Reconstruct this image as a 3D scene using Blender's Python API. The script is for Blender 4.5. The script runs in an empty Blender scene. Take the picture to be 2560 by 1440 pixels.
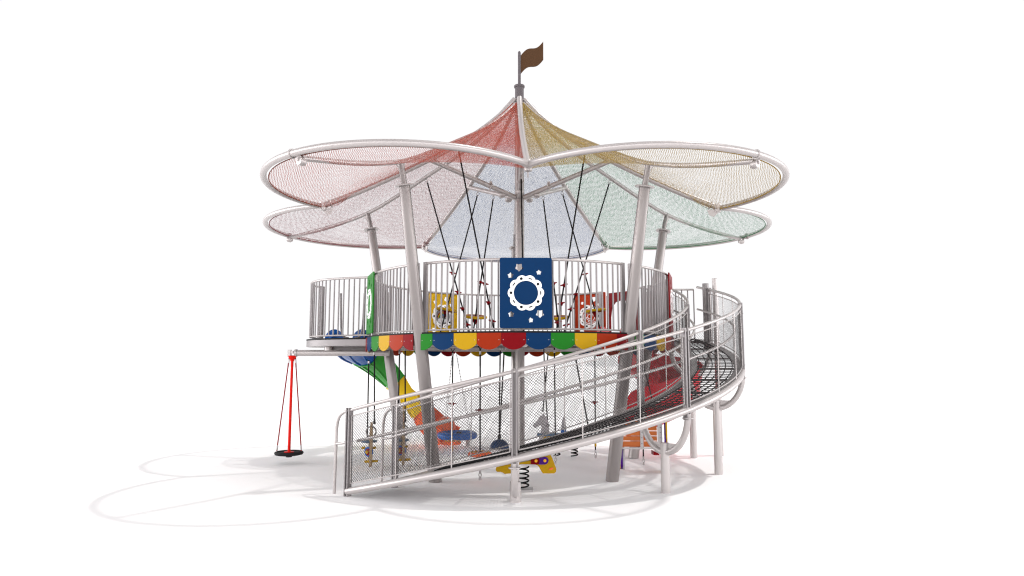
import bpy, math, random
from mathutils import Vector, Matrix
random.seed(7)
R = math.radians
PI = math.pi
S = bpy.context.scene
COL = S.collection
TH = 1.9                                    # turn of the five-fold plan, degrees


# ------------------------------------------------------------------ helpers
def V(*a):
    return Vector(a)


def pol(r, a, z=0.0):
    a = R(a)
    return Vector((r * math.cos(a), r * math.sin(a), z))


def lerp(a, b, t):
    return a + (b - a) * t


def curve_at(pts, x):
    """piecewise Catmull interpolation of (x, y) pairs, x rising"""
    if x <= pts[0][0]:
        return pts[0][1]
    if x >= pts[-1][0]:
        return pts[-1][1]
    for i in range(len(pts) - 1):
        if pts[i][0] <= x <= pts[i + 1][0]:
            x0, y0 = pts[i]
            x1, y1 = pts[i + 1]
            h = x1 - x0
            t = (x - x0) / h

            def m(k):
                a = pts[max(k - 1, 0)]
                b = pts[min(k + 1, len(pts) - 1)]
                return (b[1] - a[1]) / (b[0] - a[0])
            m0, m1 = m(i), m(i + 1)
            return ((2 * t**3 - 3 * t**2 + 1) * y0 + (t**3 - 2 * t**2 + t) * h * m0
                    + (-2 * t**3 + 3 * t**2) * y1 + (t**3 - t**2) * h * m1)


def smooth(pts, n=8, closed=False):
    """Catmull-Rom through 3D points"""
    pts = [Vector(p) for p in pts]
    out = []
    N = len(pts)
    segs = N if closed else N - 1
    for i in range(segs):
        if closed:
            p0, p1, p2, p3 = (pts[(i + k) % N] for k in (-1, 0, 1, 2))
        else:
            p1, p2 = pts[i], pts[i + 1]
            p0 = pts[i - 1] if i > 0 else p1 * 2 - p2
            p3 = pts[i + 2] if i + 2 < N else p2 * 2 - p1
        for k in range(n):
            t = k / n
            out.append(0.5 * ((2 * p1) + (p2 - p0) * t + (2 * p0 - 5 * p1 + 4 * p2 - p3) * t * t
                              + (3 * p1 - p0 - 3 * p2 + p3) * t**3))
    if not closed:
        out.append(pts[-1])
    return out


def basis(d):
    d = d.normalized()
    up = Vector((0, 0, 1)) if abs(d.z) < 0.95 else Vector((1, 0, 0))
    a = d.cross(up).normalized()
    b = a.cross(d).normalized()
    return a, b


class MB:
    def __init__(self):
        self.v, self.f, self.m, self.uv = [], [], [], None

    def add(self, vs, fs, mi=0):
        o = len(self.v)
        self.v += [Vector(x) for x in vs]
        self.f += [tuple(i + o for i in q) for q in fs]
        self.m += [mi] * len(fs)

    def tube(self, pts, r, n=10, closed=False, caps=True, mi=0):
        pts = [Vector(p) for p in pts]
        N = len(pts)
        rs = r if isinstance(r, (list, tuple)) else [r] * N
        tang = []
        for i in range(N):
            if closed:
                t = pts[(i + 1) % N] - pts[i - 1]
            elif i == 0:
                t = pts[1] - pts[0]
            elif i == N - 1:
                t = pts[-1] - pts[-2]
            else:
                t = (pts[i + 1] - pts[i]).normalized() + (pts[i] - pts[i - 1]).normalized()
            tang.append(t.normalized())
        a, b = basis(tang[0])
        vs = []
        for i in range(N):
            t = tang[i]
            a = (a - t * a.dot(t))
            if a.length < 1e-6:
                a, _ = basis(t)
            a.normalize()
            b = t.cross(a)
            k = 1.0
            if 0 < i < N - 1 and not closed:
                c = (pts[i + 1] - pts[i]).normalized().dot((pts[i] - pts[i - 1]).normalized())
                k = 1 / max(0.6, math.sqrt(max(0.05, (1 + c) / 2)))
            for j in range(n):
                w = 2 * PI * j / n
                vs.append(pts[i] + (a * math.cos(w) + b * math.sin(w)) * rs[i] * k)
        fs = []
        for i in range(N if closed else N - 1):
            i2 = (i + 1) % N
            for j in range(n):
                j2 = (j + 1) % n
                fs.append((i * n + j, i * n + j2, i2 * n + j2, i2 * n + j))
        if caps and not closed:
            fs.append(tuple(range(n - 1, -1, -1)))
            fs.append(tuple(range((N - 1) * n, N * n)))
        self.add(vs, fs, mi)
        return self

    def cyl(self, p0, p1, r0, r1=None, n=14, mi=0):
        return self.tube([p0, p1], [r0, r0 if r1 is None else r1], n, mi=mi)

    def lathe(self, c, axis, prof, n=24, mi=0):
        """prof: (radius, height) pairs along axis from c"""
        c = Vector(c)
        axis = Vector(axis).normalized()
        a, b = basis(axis)
        vs, fs = [], []
        for (r, h) in prof:
            for j in range(n):
                w = 2 * PI * j / n
                vs.append(c + axis * h + (a * math.cos(w) + b * math.sin(w)) * r)
        for i in range(len(prof) - 1):
            for j in range(n):
                j2 = (j + 1) % n
                fs.append((i * n + j, i * n + j2, (i + 1) * n + j2, (i + 1) * n + j))
        if prof[0][0] > 1e-6:
            fs.append(tuple(range(n - 1, -1, -1)))
        if prof[-1][0] > 1e-6:
            fs.append(tuple(range((len(prof) - 1) * n, len(prof) * n)))
        self.add(vs, fs, mi)
        return self

    def torus(self, c, axis, r0, r1, n=28, k=8, mi=0, scale=(1, 1)):
        c = Vector(c)
        a, b = basis(Vector(axis))
        pts = [c + a * math.cos(2 * PI * i / n) * r0 * scale[0] + b * math.sin(2 * PI * i / n) * r0 * scale[1] for i in range(n)]
        return self.tube(pts, r1, k, closed=True, mi=mi)

    def box(self, c, size, M=None, mi=0, bev=0.0):
        c = Vector(c)
        sx, sy, sz = (s / 2 for s in size)
        vs = [Vector((x, y, z)) for x in (-sx, sx) for y in (-sy, sy) for z in (-sz, sz)]
        if M is not None:
            vs = [M @ p for p in vs]
        vs = [p + c for p in vs]
        fs = [(0, 1, 3, 2), (4, 6, 7, 5), (0, 4, 5, 1), (2, 3, 7, 6), (0, 2, 6, 4), (1, 5, 7, 3)]
        self.add(vs, fs, mi)
        return self

    def sweep(self, pts, prof, side=None, closed_prof=True, caps=True, mi=0):
        """prof: (across, up) pairs; frame keeps up as near +z as it can"""
        pts = [Vector(p) for p in pts]
        N, n = len(pts), len(prof)
        vs, fs = [], []
        for i in range(N):
            t = (pts[min(i + 1, N - 1)] - pts[max(i - 1, 0)]).normalized()
            a = t.cross(Vector((0, 0, 1))).normalized()
            b = a.cross(t).normalized()
            for (x, y) in prof:
                vs.append(pts[i] + a * x + b * y)
        for i in range(N - 1):
            for j in range(n if closed_prof else n - 1):
                j2 = (j + 1) % n
                fs.append((i * n + j, i * n + j2, (i + 1) * n + j2, (i + 1) * n + j))
        if caps and closed_prof:
            fs.append(tuple(range(n - 1, -1, -1)))
            fs.append(tuple(range((N - 1) * n, N * n)))
        self.add(vs, fs, mi)
        return self

    def prism(self, poly, org, ax, ay, thick, mi=0):
        """flat outline (2D points, any winding) in the plane ax, ay, given thickness along ax x ay (centred)"""
        org, ax, ay = Vector(org), Vector(ax).normalized(), Vector(ay).normalized()
        nz = ax.cross(ay).normalized()
        n = len(poly)
        vs = [org + ax * x + ay * y + nz * s * thick / 2 for s in (-1, 1) for (x, y) in poly]
        fs = [tuple(range(n - 1, -1, -1)), tuple(range(n, 2 * n))]
        for j in range(n):
            j2 = (j + 1) % n
            fs.append((j, j2, n + j2, n + j))
        self.add(vs, fs, mi)
        return self

    def build(self, name, mats, parent=None, sharp=40):
        me = bpy.data.meshes.new(name)
        o = origin_of(parent)
        me.from_pydata([tuple(p - o) for p in self.v], [], self.f)
        if not isinstance(mats, (list, tuple)):
            mats = [mats]
        for m in mats:
            me.materials.append(m)
        if len(mats) > 1:
            me.polygons.foreach_set('material_index', self.m)
        if self.uv:
            uvl = me.uv_layers.new(name='UVMap')
            for p in me.polygons:
                for li in p.loop_indices:
                    uvl.data[li].uv = self.uv[me.loops[li].vertex_index]
        me.validate()
        me.update()
        import bmesh
        bm = bmesh.new()
        bm.from_mesh(me)
        bmesh.ops.recalc_face_normals(bm, faces=bm.faces)
        bm.to_mesh(me)
        bm.free()
        me.shade_smooth()
        if sharp:
            me.set_sharp_from_angle(angle=R(sharp))
        ob = bpy.data.objects.new(name, me)
        COL.objects.link(ob)
        if parent:
            ob.parent = parent
        return ob


def build_each(mb, name, mats, parent=None, sharp=40):
    """every loose piece of mb becomes an object of its own"""
    par = list(range(len(mb.v)))

    def find(i):
        while par[i] != i:
            par[i] = par[par[i]]
            i = par[i]
        return i
    for f in mb.f:
        r0 = find(f[0])
        for i in f[1:]:
            par[find(i)] = r0
    groups = {}
    for k, f in enumerate(mb.f):
        groups.setdefault(find(f[0]), []).append(k)
    out = []
    for ks in groups.values():
        b = MB()
        idx = {}
        for k in ks:
            q = []
            for i in mb.f[k]:
                if i not in idx:
                    idx[i] = len(b.v)
                    b.v.append(mb.v[i])
                q.append(idx[i])
            b.f.append(tuple(q))
            b.m.append(mb.m[k])
        out.append(b.build(name, mats, parent, sharp))
    return out


def origin_of(p):
    o = Vector((0, 0, 0))
    while p is not None:
        o += Vector(p.location)
        p = p.parent
    return o


def thing(name, loc, label, cat, group=None):
    o = bpy.data.objects.new(name, None)
    o.empty_display_size = 0.2
    o.location = loc
    COL.objects.link(o)
    tag(o, label, cat, group)
    return o


def tag(o, label, cat, group=None):
    o['label'] = label
    o['category'] = cat
    if group:
        o['group'] = group
    return o


def instance(src, name, loc, parent, rotz=0.0, mats=None):
    o = src.copy()
    o.name = name
    COL.objects.link(o)
    o.parent = parent
    o.location = Vector(loc) - origin_of(parent)
    o.rotation_euler = (0, 0, rotz)
    return o


def filled(name, outline, holes, org, ax, ay, thick, mat, parent, bevel=0.0, bend=None):
    """flat plate with real cut-outs: 2D curve -> mesh, placed in plane (ax, ay) at org"""
    cu = bpy.data.curves.new(name, 'CURVE')
    cu.dimensions = '2D'
    cu.fill_mode = 'BOTH'
    cu.extrude = thick / 2
    cu.bevel_depth = bevel
    cu.bevel_resolution = 1
    for loop in [outline] + list(holes):
        sp = cu.splines.new('POLY')
        sp.points.add(len(loop) - 1)
        for i, (x, y) in enumerate(loop):
            sp.points[i].co = (x, y, 0, 1)
        sp.use_cyclic_u = True
    tmp = bpy.data.objects.new(name, cu)
    COL.objects.link(tmp)
    dg = bpy.context.evaluated_depsgraph_get()
    dg.update()
    me = bpy.data.meshes.new_from_object(tmp.evaluated_get(dg))
    bpy.data.objects.remove(tmp)
    ax, ay = Vector(ax).normalized(), Vector(ay).normalized()
    nz = ax.cross(ay)
    o = origin_of(parent)
    org = Vector(org)
    for v in me.vertices:
        c = v.co.copy()
        v.co = org + ax * c.x + ay * c.y + nz * c.z - o
    me.materials.clear()
    me.materials.append(mat)
    me.shade_smooth()
    me.set_sharp_from_angle(angle=R(30))
    ob = bpy.data.objects.new(name, me)
    COL.objects.link(ob)
    if parent:
        ob.parent = parent
    return ob


# ------------------------------------------------------------------ materials
def mat(name, col, rough=0.45, metal=0.0, vary=0.06, scale=6.0, bump=0.0, coat=0.0, spec=0.05, stretch=(1, 1, 1)):
    m = bpy.data.materials.new(name)
    m.use_nodes = True
    nt = m.node_tree
    b = nt.nodes['Principled BSDF']
    b.inputs['Roughness'].default_value = rough
    b.inputs['Metallic'].default_value = metal
    b.inputs['Specular IOR Level'].default_value = spec
    b.inputs['Coat Weight'].default_value = coat
    tc = nt.nodes.new('ShaderNodeTexCoord')
    mp = nt.nodes.new('ShaderNodeMapping')
    mp.inputs['Scale'].default_value = stretch
    nt.links.new(tc.outputs['Object'], mp.inputs['Vector'])
    nz = nt.nodes.new('ShaderNodeTexNoise')
    nz.inputs['Scale'].default_value = scale
    nz.inputs['Detail'].default_value = 5
    nt.links.new(mp.outputs['Vector'], nz.inputs['Vector'])
    mx = nt.nodes.new('ShaderNodeMix')
    mx.data_type = 'RGBA'
    c0 = [max(0, c * (1 - vary)) for c in col]
    c1 = [min(1, c * (1 + vary)) for c in col]
    mx.inputs[6].default_value = (*c0, 1)
    mx.inputs[7].default_value = (*c1, 1)
    nt.links.new(nz.outputs['Fac'], mx.inputs[0])
    nt.links.new(mx.outputs[2], b.inputs['Base Color'])
    mr = nt.nodes.new('ShaderNodeMapRange')
    mr.inputs['To Min'].default_value = max(0.02, rough - 0.07)
    mr.inputs['To Max'].default_value = min(1, rough + 0.07)
    nt.links.new(nz.outputs['Fac'], mr.inputs['Value'])
    nt.links.new(mr.outputs['Result'], b.inputs['Roughness'])
    if bump:
        n2 = nt.nodes.new('ShaderNodeTexNoise')
        n2.inputs['Scale'].default_value = scale * 20
        nt.links.new(mp.outputs['Vector'], n2.inputs['Vector'])
        bp = nt.nodes.new('ShaderNodeBump')
        bp.inputs['Strength'].default_value = bump
        bp.inputs['Distance'].default_value = 0.004
        nt.links.new(n2.outputs['Fac'], bp.inputs['Height'])
        nt.links.new(bp.outputs['Normal'], b.inputs['Normal'])
    return m


def fabric(name, col, period=0.031, cover=-0.30, tight=-0.2):
    """knitted shade net: holes in a staggered diamond weave, a little light through the yarn"""
    m = bpy.data.materials.new(name)
    m.use_nodes = True
    nt = m.node_tree
    b = nt.nodes['Principled BSDF']
    out = nt.nodes['Material Output']
    uv = nt.nodes.new('ShaderNodeUVMap')
    sep = nt.nodes.new('ShaderNodeSeparateXYZ')
    wv = nt.nodes.new('ShaderNodeTexNoise')          # slack yarns: the weave wanders a little
    wv.inputs['Scale'].default_value = 9.0
    wv.inputs['Detail'].default_value = 3.0
    nt.links.new(uv.outputs['UV'], wv.inputs['Vector'])
    ws = nt.nodes.new('ShaderNodeVectorMath')
    ws.operation = 'SCALE'
    ws.inputs['Scale'].default_value = 0.05
    nt.links.new(wv.outputs['Color'], ws.inputs[0])
    wa = nt.nodes.new('ShaderNodeVectorMath')
    wa.operation = 'ADD'
    nt.links.new(uv.outputs['UV'], wa.inputs[0])
    nt.links.new(ws.outputs[0], wa.inputs[1])
    nt.links.new(wa.outputs[0], sep.inputs[0])

    def M(op, a, bb=None):
        n = nt.nodes.new('ShaderNodeMath')
        n.operation = op
        for i, x in enumerate((a, bb)):
            if x is None:
                continue
            if isinstance(x, (int, float)):
                n.inputs[i].default_value = x
            else:
                nt.links.new(x, n.inputs[i])
        return n.outputs[0]
    k = 2 * PI / period
    s1 = M('SINE', M('MULTIPLY', sep.outputs['X'], k))
    s2 = M('SINE', M('MULTIPLY', sep.outputs['Y'], k * 0.8))
    pr = M('MULTIPLY', s1, s2)
    td = nt.nodes.new('ShaderNodeMapRange')          # the knit is stretched open towards the rim, tight at the peak
    td.interpolation_type = 'SMOOTHSTEP'
    td.inputs['From Min'].default_value = 1.9
    td.inputs['From Max'].default_value = 4.1
    td.inputs['To Min'].default_value = tight
    td.inputs['To Max'].default_value = cover
    s0 = nt.nodes.new('ShaderNodeSeparateXYZ')
    nt.links.new(uv.outputs['UV'], s0.inputs[0])
    nt.links.new(s0.outputs['X'], td.inputs['Value'])
    hole = M('GREATER_THAN', pr, td.outputs['Result'])
    nz = nt.nodes.new('ShaderNodeTexNoise')
    nz.inputs['Scale'].default_value = 3.0
    nt.links.new(uv.outputs['UV'], nz.inputs['Vector'])
    mx = nt.nodes.new('ShaderNodeMix')
    mx.data_type = 'RGBA'
    mx.inputs[6].default_value = (*[c * 0.85 for c in col], 1)
    mx.inputs[7].default_value = (*[min(1, c * 1.12) for c in col], 1)
    nt.links.new(nz.outputs['Fac'], mx.inputs[0])
    nt.links.new(mx.outputs[2], b.inputs['Base Color'])
    b.inputs['Roughness'].default_value = 0.8
    b.inputs['Specular IOR Level'].default_value = 0.2
    tr = nt.nodes.new('ShaderNodeBsdfTranslucent')
    nt.links.new(mx.outputs[2], tr.inputs['Color'])
    yarn = nt.nodes.new('ShaderNodeMixShader')
    yarn.inputs[0].default_value = 0.25
    nt.links.new(b.outputs[0], yarn.inputs[1])
    nt.links.new(tr.outputs[0], yarn.inputs[2])
    tp = nt.nodes.new('ShaderNodeBsdfTransparent')
    fin = nt.nodes.new('ShaderNodeMixShader')
    nt.links.new(hole, fin.inputs[0])
    nt.links.new(yarn.outputs[0], fin.inputs[1])
    nt.links.new(tp.outputs[0], fin.inputs[2])
    nt.links.new(fin.outputs[0], out.inputs['Surface'])
    return m


STEEL = mat('powder_coated_steel', (0.42, 0.388, 0.382), 0.33, 0.35, 0.03, 3, spec=0.4)
STEELD = mat('grey_coated_steel', (0.205, 0.188, 0.19), 0.38, 0.25, 0.04, 4, spec=0.3)
POST = mat('grey_post_paint', (0.235, 0.212, 0.207), 0.30, 0.4, 0.05, 2, spec=0.4, stretch=(3, 3, 0.4))
GALV = mat('galvanised_steel', (0.38, 0.36, 0.36), 0.38, 0.55, 0.08, 14)
CHAIN = mat('chain_link_wire', (0.085, 0.078, 0.078), 0.4, 0.5, 0.05, 10)
WHITE = mat('white_plastic', (0.93, 0.93, 0.93), 0.4, 0, 0.01)
BLACK = mat('black_plastic', (0.012, 0.012, 0.013), 0.45, 0, 0.1)
RUBBER = mat('black_rubber', (0.018, 0.017, 0.018), 0.6, 0, 0.2, 20, bump=0.2)
ROPE = mat('black_rope', (0.014, 0.013, 0.014), 0.85, 0, 0.3, 90)
REDROPE = mat('dark_red_rope', (0.22, 0.012, 0.02), 0.8, 0, 0.4, 90)
BLUE = mat('blue_sheet_plastic', (0.0008, 0.025, 0.088), 0.36, 0, 0.04)
GREEN = mat('green_sheet_plastic', (0.012, 0.15, 0.012), 0.36, 0, 0.04)
YELLOW = mat('yellow_sheet_plastic', (0.43, 0.25, 0.007), 0.36, 0, 0.04)
ORANGE = mat('orange_sheet_plastic', (0.27, 0.022, 0.004), 0.36, 0, 0.04)
RED = mat('red_sheet_plastic', (0.17, 0.001, 0.004), 0.36, 0, 0.04)
PURPLE = mat('purple_sheet_plastic', (0.06, 0.012, 0.17), 0.36, 0, 0.04)
SLBLUE = mat('blue_moulded_plastic', (0.006, 0.085, 0.33), 0.24, 0, 0.04, coat=0.3)
SLGREEN = mat('green_moulded_plastic', (0.028, 0.25, 0.03), 0.24, 0, 0.04, coat=0.3)
SLYELLOW = mat('yellow_moulded_plastic', (0.66, 0.44, 0.014), 0.24, 0, 0.04, coat=0.3)
SLORANGE = mat('orange_moulded_plastic', (0.8, 0.135, 0.045), 0.26, 0, 0.04, coat=0.3)
SLRED = mat('red_moulded_plastic', (0.5, 0.01, 0.022), 0.26, 0, 0.04, coat=0.3)
SIGRED = mat('bright_red_paint', (0.62, 0.012, 0.007), 0.35, 0, 0.03)
TAN = mat('tan_wood_grain_plastic', (0.31, 0.225, 0.14), 0.55, 0, 0.15, 8, stretch=(1, 1, 0.15))
WOOD = mat('orange_brown_timber', (0.48, 0.135, 0.042), 0.5, 0, 0.28, 5, bump=0.15, stretch=(0.5, 6, 6))
HORSEGREY = mat('grey_sheet_plastic', (0.42, 0.395, 0.41), 0.4, 0, 0.04)
SLATE = mat('slate_blue_plastic', (0.09, 0.14, 0.21), 0.4, 0, 0.05)
BROWN = mat('brown_flag_plastic', (0.072, 0.037, 0.019), 0.5, 0, 0.05)
FINIAL = mat('dark_grey_paint', (0.105, 0.094, 0.1), 0.4, 0, 0.04)
GROUND = mat('white_ground', (0.95, 0.945, 0.95), 0.95, 0, 0.004, 0.5, spec=0.0)
FAB = {'red': fabric('red_net', (0.41, 0.08, 0.05), cover=-0.50, tight=-0.08),
       'yellow': fabric('yellow_net', (0.36, 0.245, 0.06), cover=-0.50, tight=-0.08),
       'green': fabric('green_net', (0.02, 0.20, 0.09), cover=-0.42, tight=-0.36),
       'blue': fabric('blue_net', (0.03, 0.085, 0.22), cover=-0.44, tight=-0.40),
       'plum': fabric('plum_net', (0.25, 0.055, 0.065), cover=-0.42, tight=-0.36)}

# ------------------------------------------------------------------ ground
g = MB()
gn = 64
g.add([(0, 0, 0)] + [(600 * math.cos(2 * PI * i / gn), 600 * math.sin(2 * PI * i / gn), 0) for i in range(gn)],
      [(0, 1 + i, 1 + (i + 1) % gn) for i in range(gn)])
go = g.build('ground', GROUND)
go['kind'] = 'structure'

# ------------------------------------------------------------------ shade canopy
RIB = [(0.10, 6.86), (0.40, 6.50), (0.95, 6.03), (1.85, 5.44), (2.90, 4.845), (3.60, 4.50)]
MID = [(0.10, 6.80), (0.55, 6.40), (1.17, 5.96), (1.98, 5.50), (2.49, 5.22), (3.15, 4.90), (4.0, 4.66), (5.05, 4.47)]
ZR = 4.49
CR, RR = 2.95, 2.145
AXES = [-126, -54, 18, 90, 162]
FABC = ['red', 'yellow', 'green', 'blue', 'plum']
canopy = thing('shade_canopy', (0, 0, 0), 'five petal mesh shade canopy on leaning steel posts with a brown flag on top', 'shade canopy')


def rout(b):
    """outer radius of a petal at b degrees off its axis"""
    b = R(b)
    c = math.cos(b) * CR
    return c + math.sqrt(max(0.0, RR * RR - (CR * math.sin(b))**2))


BV = 36.0
for pi_, ax in enumerate(AXES):
    az = ax + TH
    # rim: full sweep of the circle between the two valley joints
    pts = []
    t0 = math.atan2(3.6 * math.sin(R(36)), 3.6 * math.cos(R(36)) - CR)
    nn = 44
    for i in range(nn + 1):
        t = lerp(-t0, t0, i / nn)
        x, y = CR + RR * math.cos(t), RR * math.sin(t)
        pts.append(pol(math.hypot(x, y), az + math.degrees(math.atan2(y, x)), ZR))
    b = MB().tube(pts, 0.047, 12)
    rim = b.build('petal_rim', STEEL, canopy)
    # clamps on the rim at the middle rib and at the start
    c = MB()
    cp = pol(5.095, az, ZR)
    tdir = pol(1, az + 90)
    for s in (-0.09,):
        q = pol(5.085, az, ZR) + tdir * s
        c.torus(q, tdir, 0.056, 0.012, 20, 6)
    c.lathe(pol(5.0, az, ZR - 0.10), pol(1, az), [(0.0, -0.05), (0.045, -0.045), (0.06, 0.0), (0.05, 0.05), (0.0, 0.06)], 14)
    c.box(pol(5.03, az, ZR - 0.045), (0.10, 0.014, 0.13), Matrix.Rotation(R(az), 3, 'Z'))
    c.build('rim_clamp', STEEL, rim)
    # middle rib
    mr = [pol(r_, az, curve_at(MID, r_) - 0.045) for r_ in [0.12 + i * (5.0 - 0.12) / 26 for i in range(27)]]
    MB().tube(mr, 0.038, 12).build('middle_rib', STEEL, canopy)
    # fabric
    f = MB()
    nu, nv = 36, 40
    f.uv = []
    for lay in range(2):
        base = len(f.v)
        vs = []
        for i in range(nu + 1):
            bb = lerp(-BV + 0.35, BV - 0.35, i / nu)
            ro = rout(bb) - 0.075
            for j in range(nv + 1):
                s = j / nv
                r_ = lerp(0.16, ro, s)
                e = abs(bb) / BV
                zr_ = curve_at(RIB, min(r_, 3.6))
                zm_ = curve_at(MID, r_)
                w = e * e
                z = zr_ * w + zm_ * (1 - w)
                if r_ > 3.0:      # settle on the rim
                    k = ((r_ - 3.0) / max(0.05, ro - 3.0))
                    k = k * k * (3 - 2 * k)
                    z = lerp(z, ZR - 0.02, k)
                # net sags between the ribs
                z -= 0.07 * math.sin(PI * e) * math.sin(PI * min(1, s * 1.05)) 
                z -= 0.009 * lay
                vs.append(pol(r_, az + bb, z))
                f.uv.append((r_ * math.cos(R(bb)) * 1.15, r_ * math.sin(R(bb))))
        fs = []
        for i in range(nu):
            for j in range(nv):
                a = i * (nv + 1) + j
                fs.append((a, a + 1, a + nv + 2, a + nv + 1))
        f.add(vs, fs)
    fo = f.build('canopy_fabric', FAB[FABC[pi_]], canopy, sharp=0)
    fo['label'] = FABC[pi_] + ' knitted mesh petal'
    # hem cord along the rim
    hem = MB()
    hp = []
    for i in range(nu + 1):
        bb = lerp(-BV + 0.6, BV - 0.6, i / nu)
        hp.append(pol(rout(bb) - 0.078, az + bb, ZR - 0.022))
    hem.tube(hp, 0.007, 6)
    hem.build('fabric_hem', mat(FABC[pi_] + '_hem', {'red': (0.17, 0.05, 0.03), 'yellow': (0.32, 0.20, 0.03), 'green': (0.03, 0.16, 0.06), 'blue': (0.05, 0.10, 0.2), 'plum': (0.20, 0.04, 0.05)}[FABC[pi_]], 0.8), fo)
    # rib at the petal's clockwise edge
    ra = az - 36
    rp = [pol(r_, ra, curve_at(RIB, r_) - 0.01) for r_ in [0.10 + i * (3.55 - 0.10) / 24 for i in range(25)]]
    rib = MB().tube(rp, 0.05, 12).build('valley_rib', STEEL, canopy)
    j = MB()
    e = pol(3.58, ra, ZR)
    j.cyl(e + V(0, 0, -0.07), e + V(0, 0, 0.07), 0.055, n=16)
    j.torus(pol(3.46, ra, ZR + 0.055), pol(1, ra, -0.55), 0.066, 0.013, 20, 6)
    j.prism([(-0.16, 0.0), (-0.02, 0.02), (0.02, -0.06), (-0.05, -0.12), (-0.12, -0.09)], pol(3.56, ra, ZR - 0.03), pol(1, ra), V(0, 0, 1), 0.014)
    j.build('valley_joint', STEEL, rib)
    j = MB()
    j.prism([(0.02, -0.22), (0.20, -0.26), (0.24, -0.18), (0.10, -0.02), (0.02, 0.02)], pol(0.09, ra, 6.83), pol(1, ra), V(0, 0, 1), 0.014)
    j.build('apex_gusset', STEEL, rib)
    # tie beam from the centre pole up to the rib
    b0, b1 = pol(0.08, ra, 4.93), pol(1.72, ra, curve_at(RIB, 1.72) - 0.03)
    beam = MB().tube([b0, b1], 0.046, 12).build('tie_beam', STEEL, canopy)
    k = MB()
    d = (b1 - b0).normalized()
    k.torus(lerp(b0, b1, 0.30), d, 0.056, 0.014, 20, 6)
    k.box(lerp(b0, b1, 0.30) + V(0, 0, 0.075), (0.05, 0.016, 0.05), Matrix.Rotation(R(ra), 3, 'Z'))
    k.lathe(lerp(b0, b1, 0.16) - V(0, 0, 0.055), V(0, 0, -1), [(0.07, 0), (0.066, 0.03), (0.045, 0.055), (0.0, 0.065)], 16)
    build_each(k, 'beam_bracket', STEEL, beam)
    # leaning post at the petal's middle
    p0, pc, p1 = pol(2.32, az, 0), pol(3.11, az, 4.49), pol(3.20, az, curve_at(MID, 3.2) - 0.05)
    post = MB()
    post.tube([p0, lerp(p0, pc, 0.5), pc], [0.102, 0.096, 0.086], 20)
    post.tube([pc, p1], 0.046, 14)
    po = post.build('support_post', POST, canopy)
    cb = MB()
    cb.lathe(pc, (pc - p0), [(0.145, -0.012), (0.15, 0.0), (0.145, 0.012)], 28)
    cb.prism([(-0.10, 0.10), (0.0, 0.0), (0.10, 0.06), (0.06, 0.14)], p1 - V(0, 0, 0.12), pol(1, az), V(0, 0, 1), 0.016)
    build_each(cb, 'post_collar', STEEL, po)
pole = MB().tube([V(0, 0, 0), V(0, 0, 6.85)], 0.088, 20).build('centre_pole', POST, canopy)
k = MB()
k.lathe(V(0, 0, 6.80), V(0, 0, 1), [(0.085, 0), (0.085, 0.29), (0.10, 0.295), (0.105, 0.32), (0.10, 0.335), (0.0, 0.345)], 24)
cap = k.build('finial_cap', FINIAL, canopy)
fp = MB().tube([V(0, 0, 7.12), V(0, 0, 7.80), V(0, 0, 7.83)], [0.029, 0.029, 0.015], 14).build('flag_pole', FINIAL, canopy)
top, bot = [], []
for i in range(17):
    t = i / 16
    x = 0.028 + 0.437 * t
    w = 0.0
    zt = lerp(7.745, 8.035, t) + 0.045 * math.sin(2 * PI * t)
    zb = lerp(7.375, 7.665, t) + 0.045 * math.sin(2 * PI * t)
    top.append((x, zt))
    bot.append((x, zb))
fl = MB().prism(top + bot[::-1], V(0, 0, 0), V(1, 0.05, 0), V(0, 0, 1), 0.016)
fl.build('flag', BROWN, canopy)

# ------------------------------------------------------------------ round deck
ZD = 2.264
RO, RI = 2.74, 1.50
deck = thing('round_deck', (0, 0, 0), 'raised ring deck with multicoloured scalloped valance and grey railings', 'play deck')


def ring_mesh(r0, r1, z0, z1, a0=0, a1=360, n=120):
    b = MB()
    full = abs(a1 - a0 - 360) < 1e-6
    m = n if full else n + 1
    vs = []
    for i in range(m):
        a = lerp(a0, a1, i / n)
        for (r_, z) in ((r0, z0), (r1, z0), (r1, z1), (r0, z1)):
            vs.append(pol(r_, a, z))
    fs = []
    for i in range(n):
        i2 = (i + 1) % m
        for q in range(4):
            q2 = (q + 1) % 4
            fs.append((i * 4 + q, i * 4 + q2, i2 * 4 + q2, i2 * 4 + q))
    if not full:
        fs += [(3, 2, 1, 0), tuple((m - 1) * 4 + q for q in range(4))]
    b.add(vs, fs)
    return b


ring_mesh(RI, RO, ZD - 0.05, ZD).build('deck_floor', STEELD, deck)
ring_mesh(RO + 0.003, RO + 0.028, ZD - 0.012, ZD + 0.012).build('edge_strip', BLACK, deck)
ring_mesh(RI - 0.012, RI - 0.002, ZD - 0.20, ZD - 0.002).build('inner_fascia', STEELD, deck)
ring_mesh(RO - 0.16, RO - 0.03, ZD - 0.19, ZD - 0.053).build('ring_beam', STEEL, deck)
for i in range(10):
    a = TH + 36 * i - 18
    MB().box(pol((RI + RO) / 2, a, ZD - 0.125), (RO - RI - 0.22, 0.08, 0.14), Matrix.Rotation(R(a), 3, 'Z')).build('deck_joist', STEEL, deck)
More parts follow.
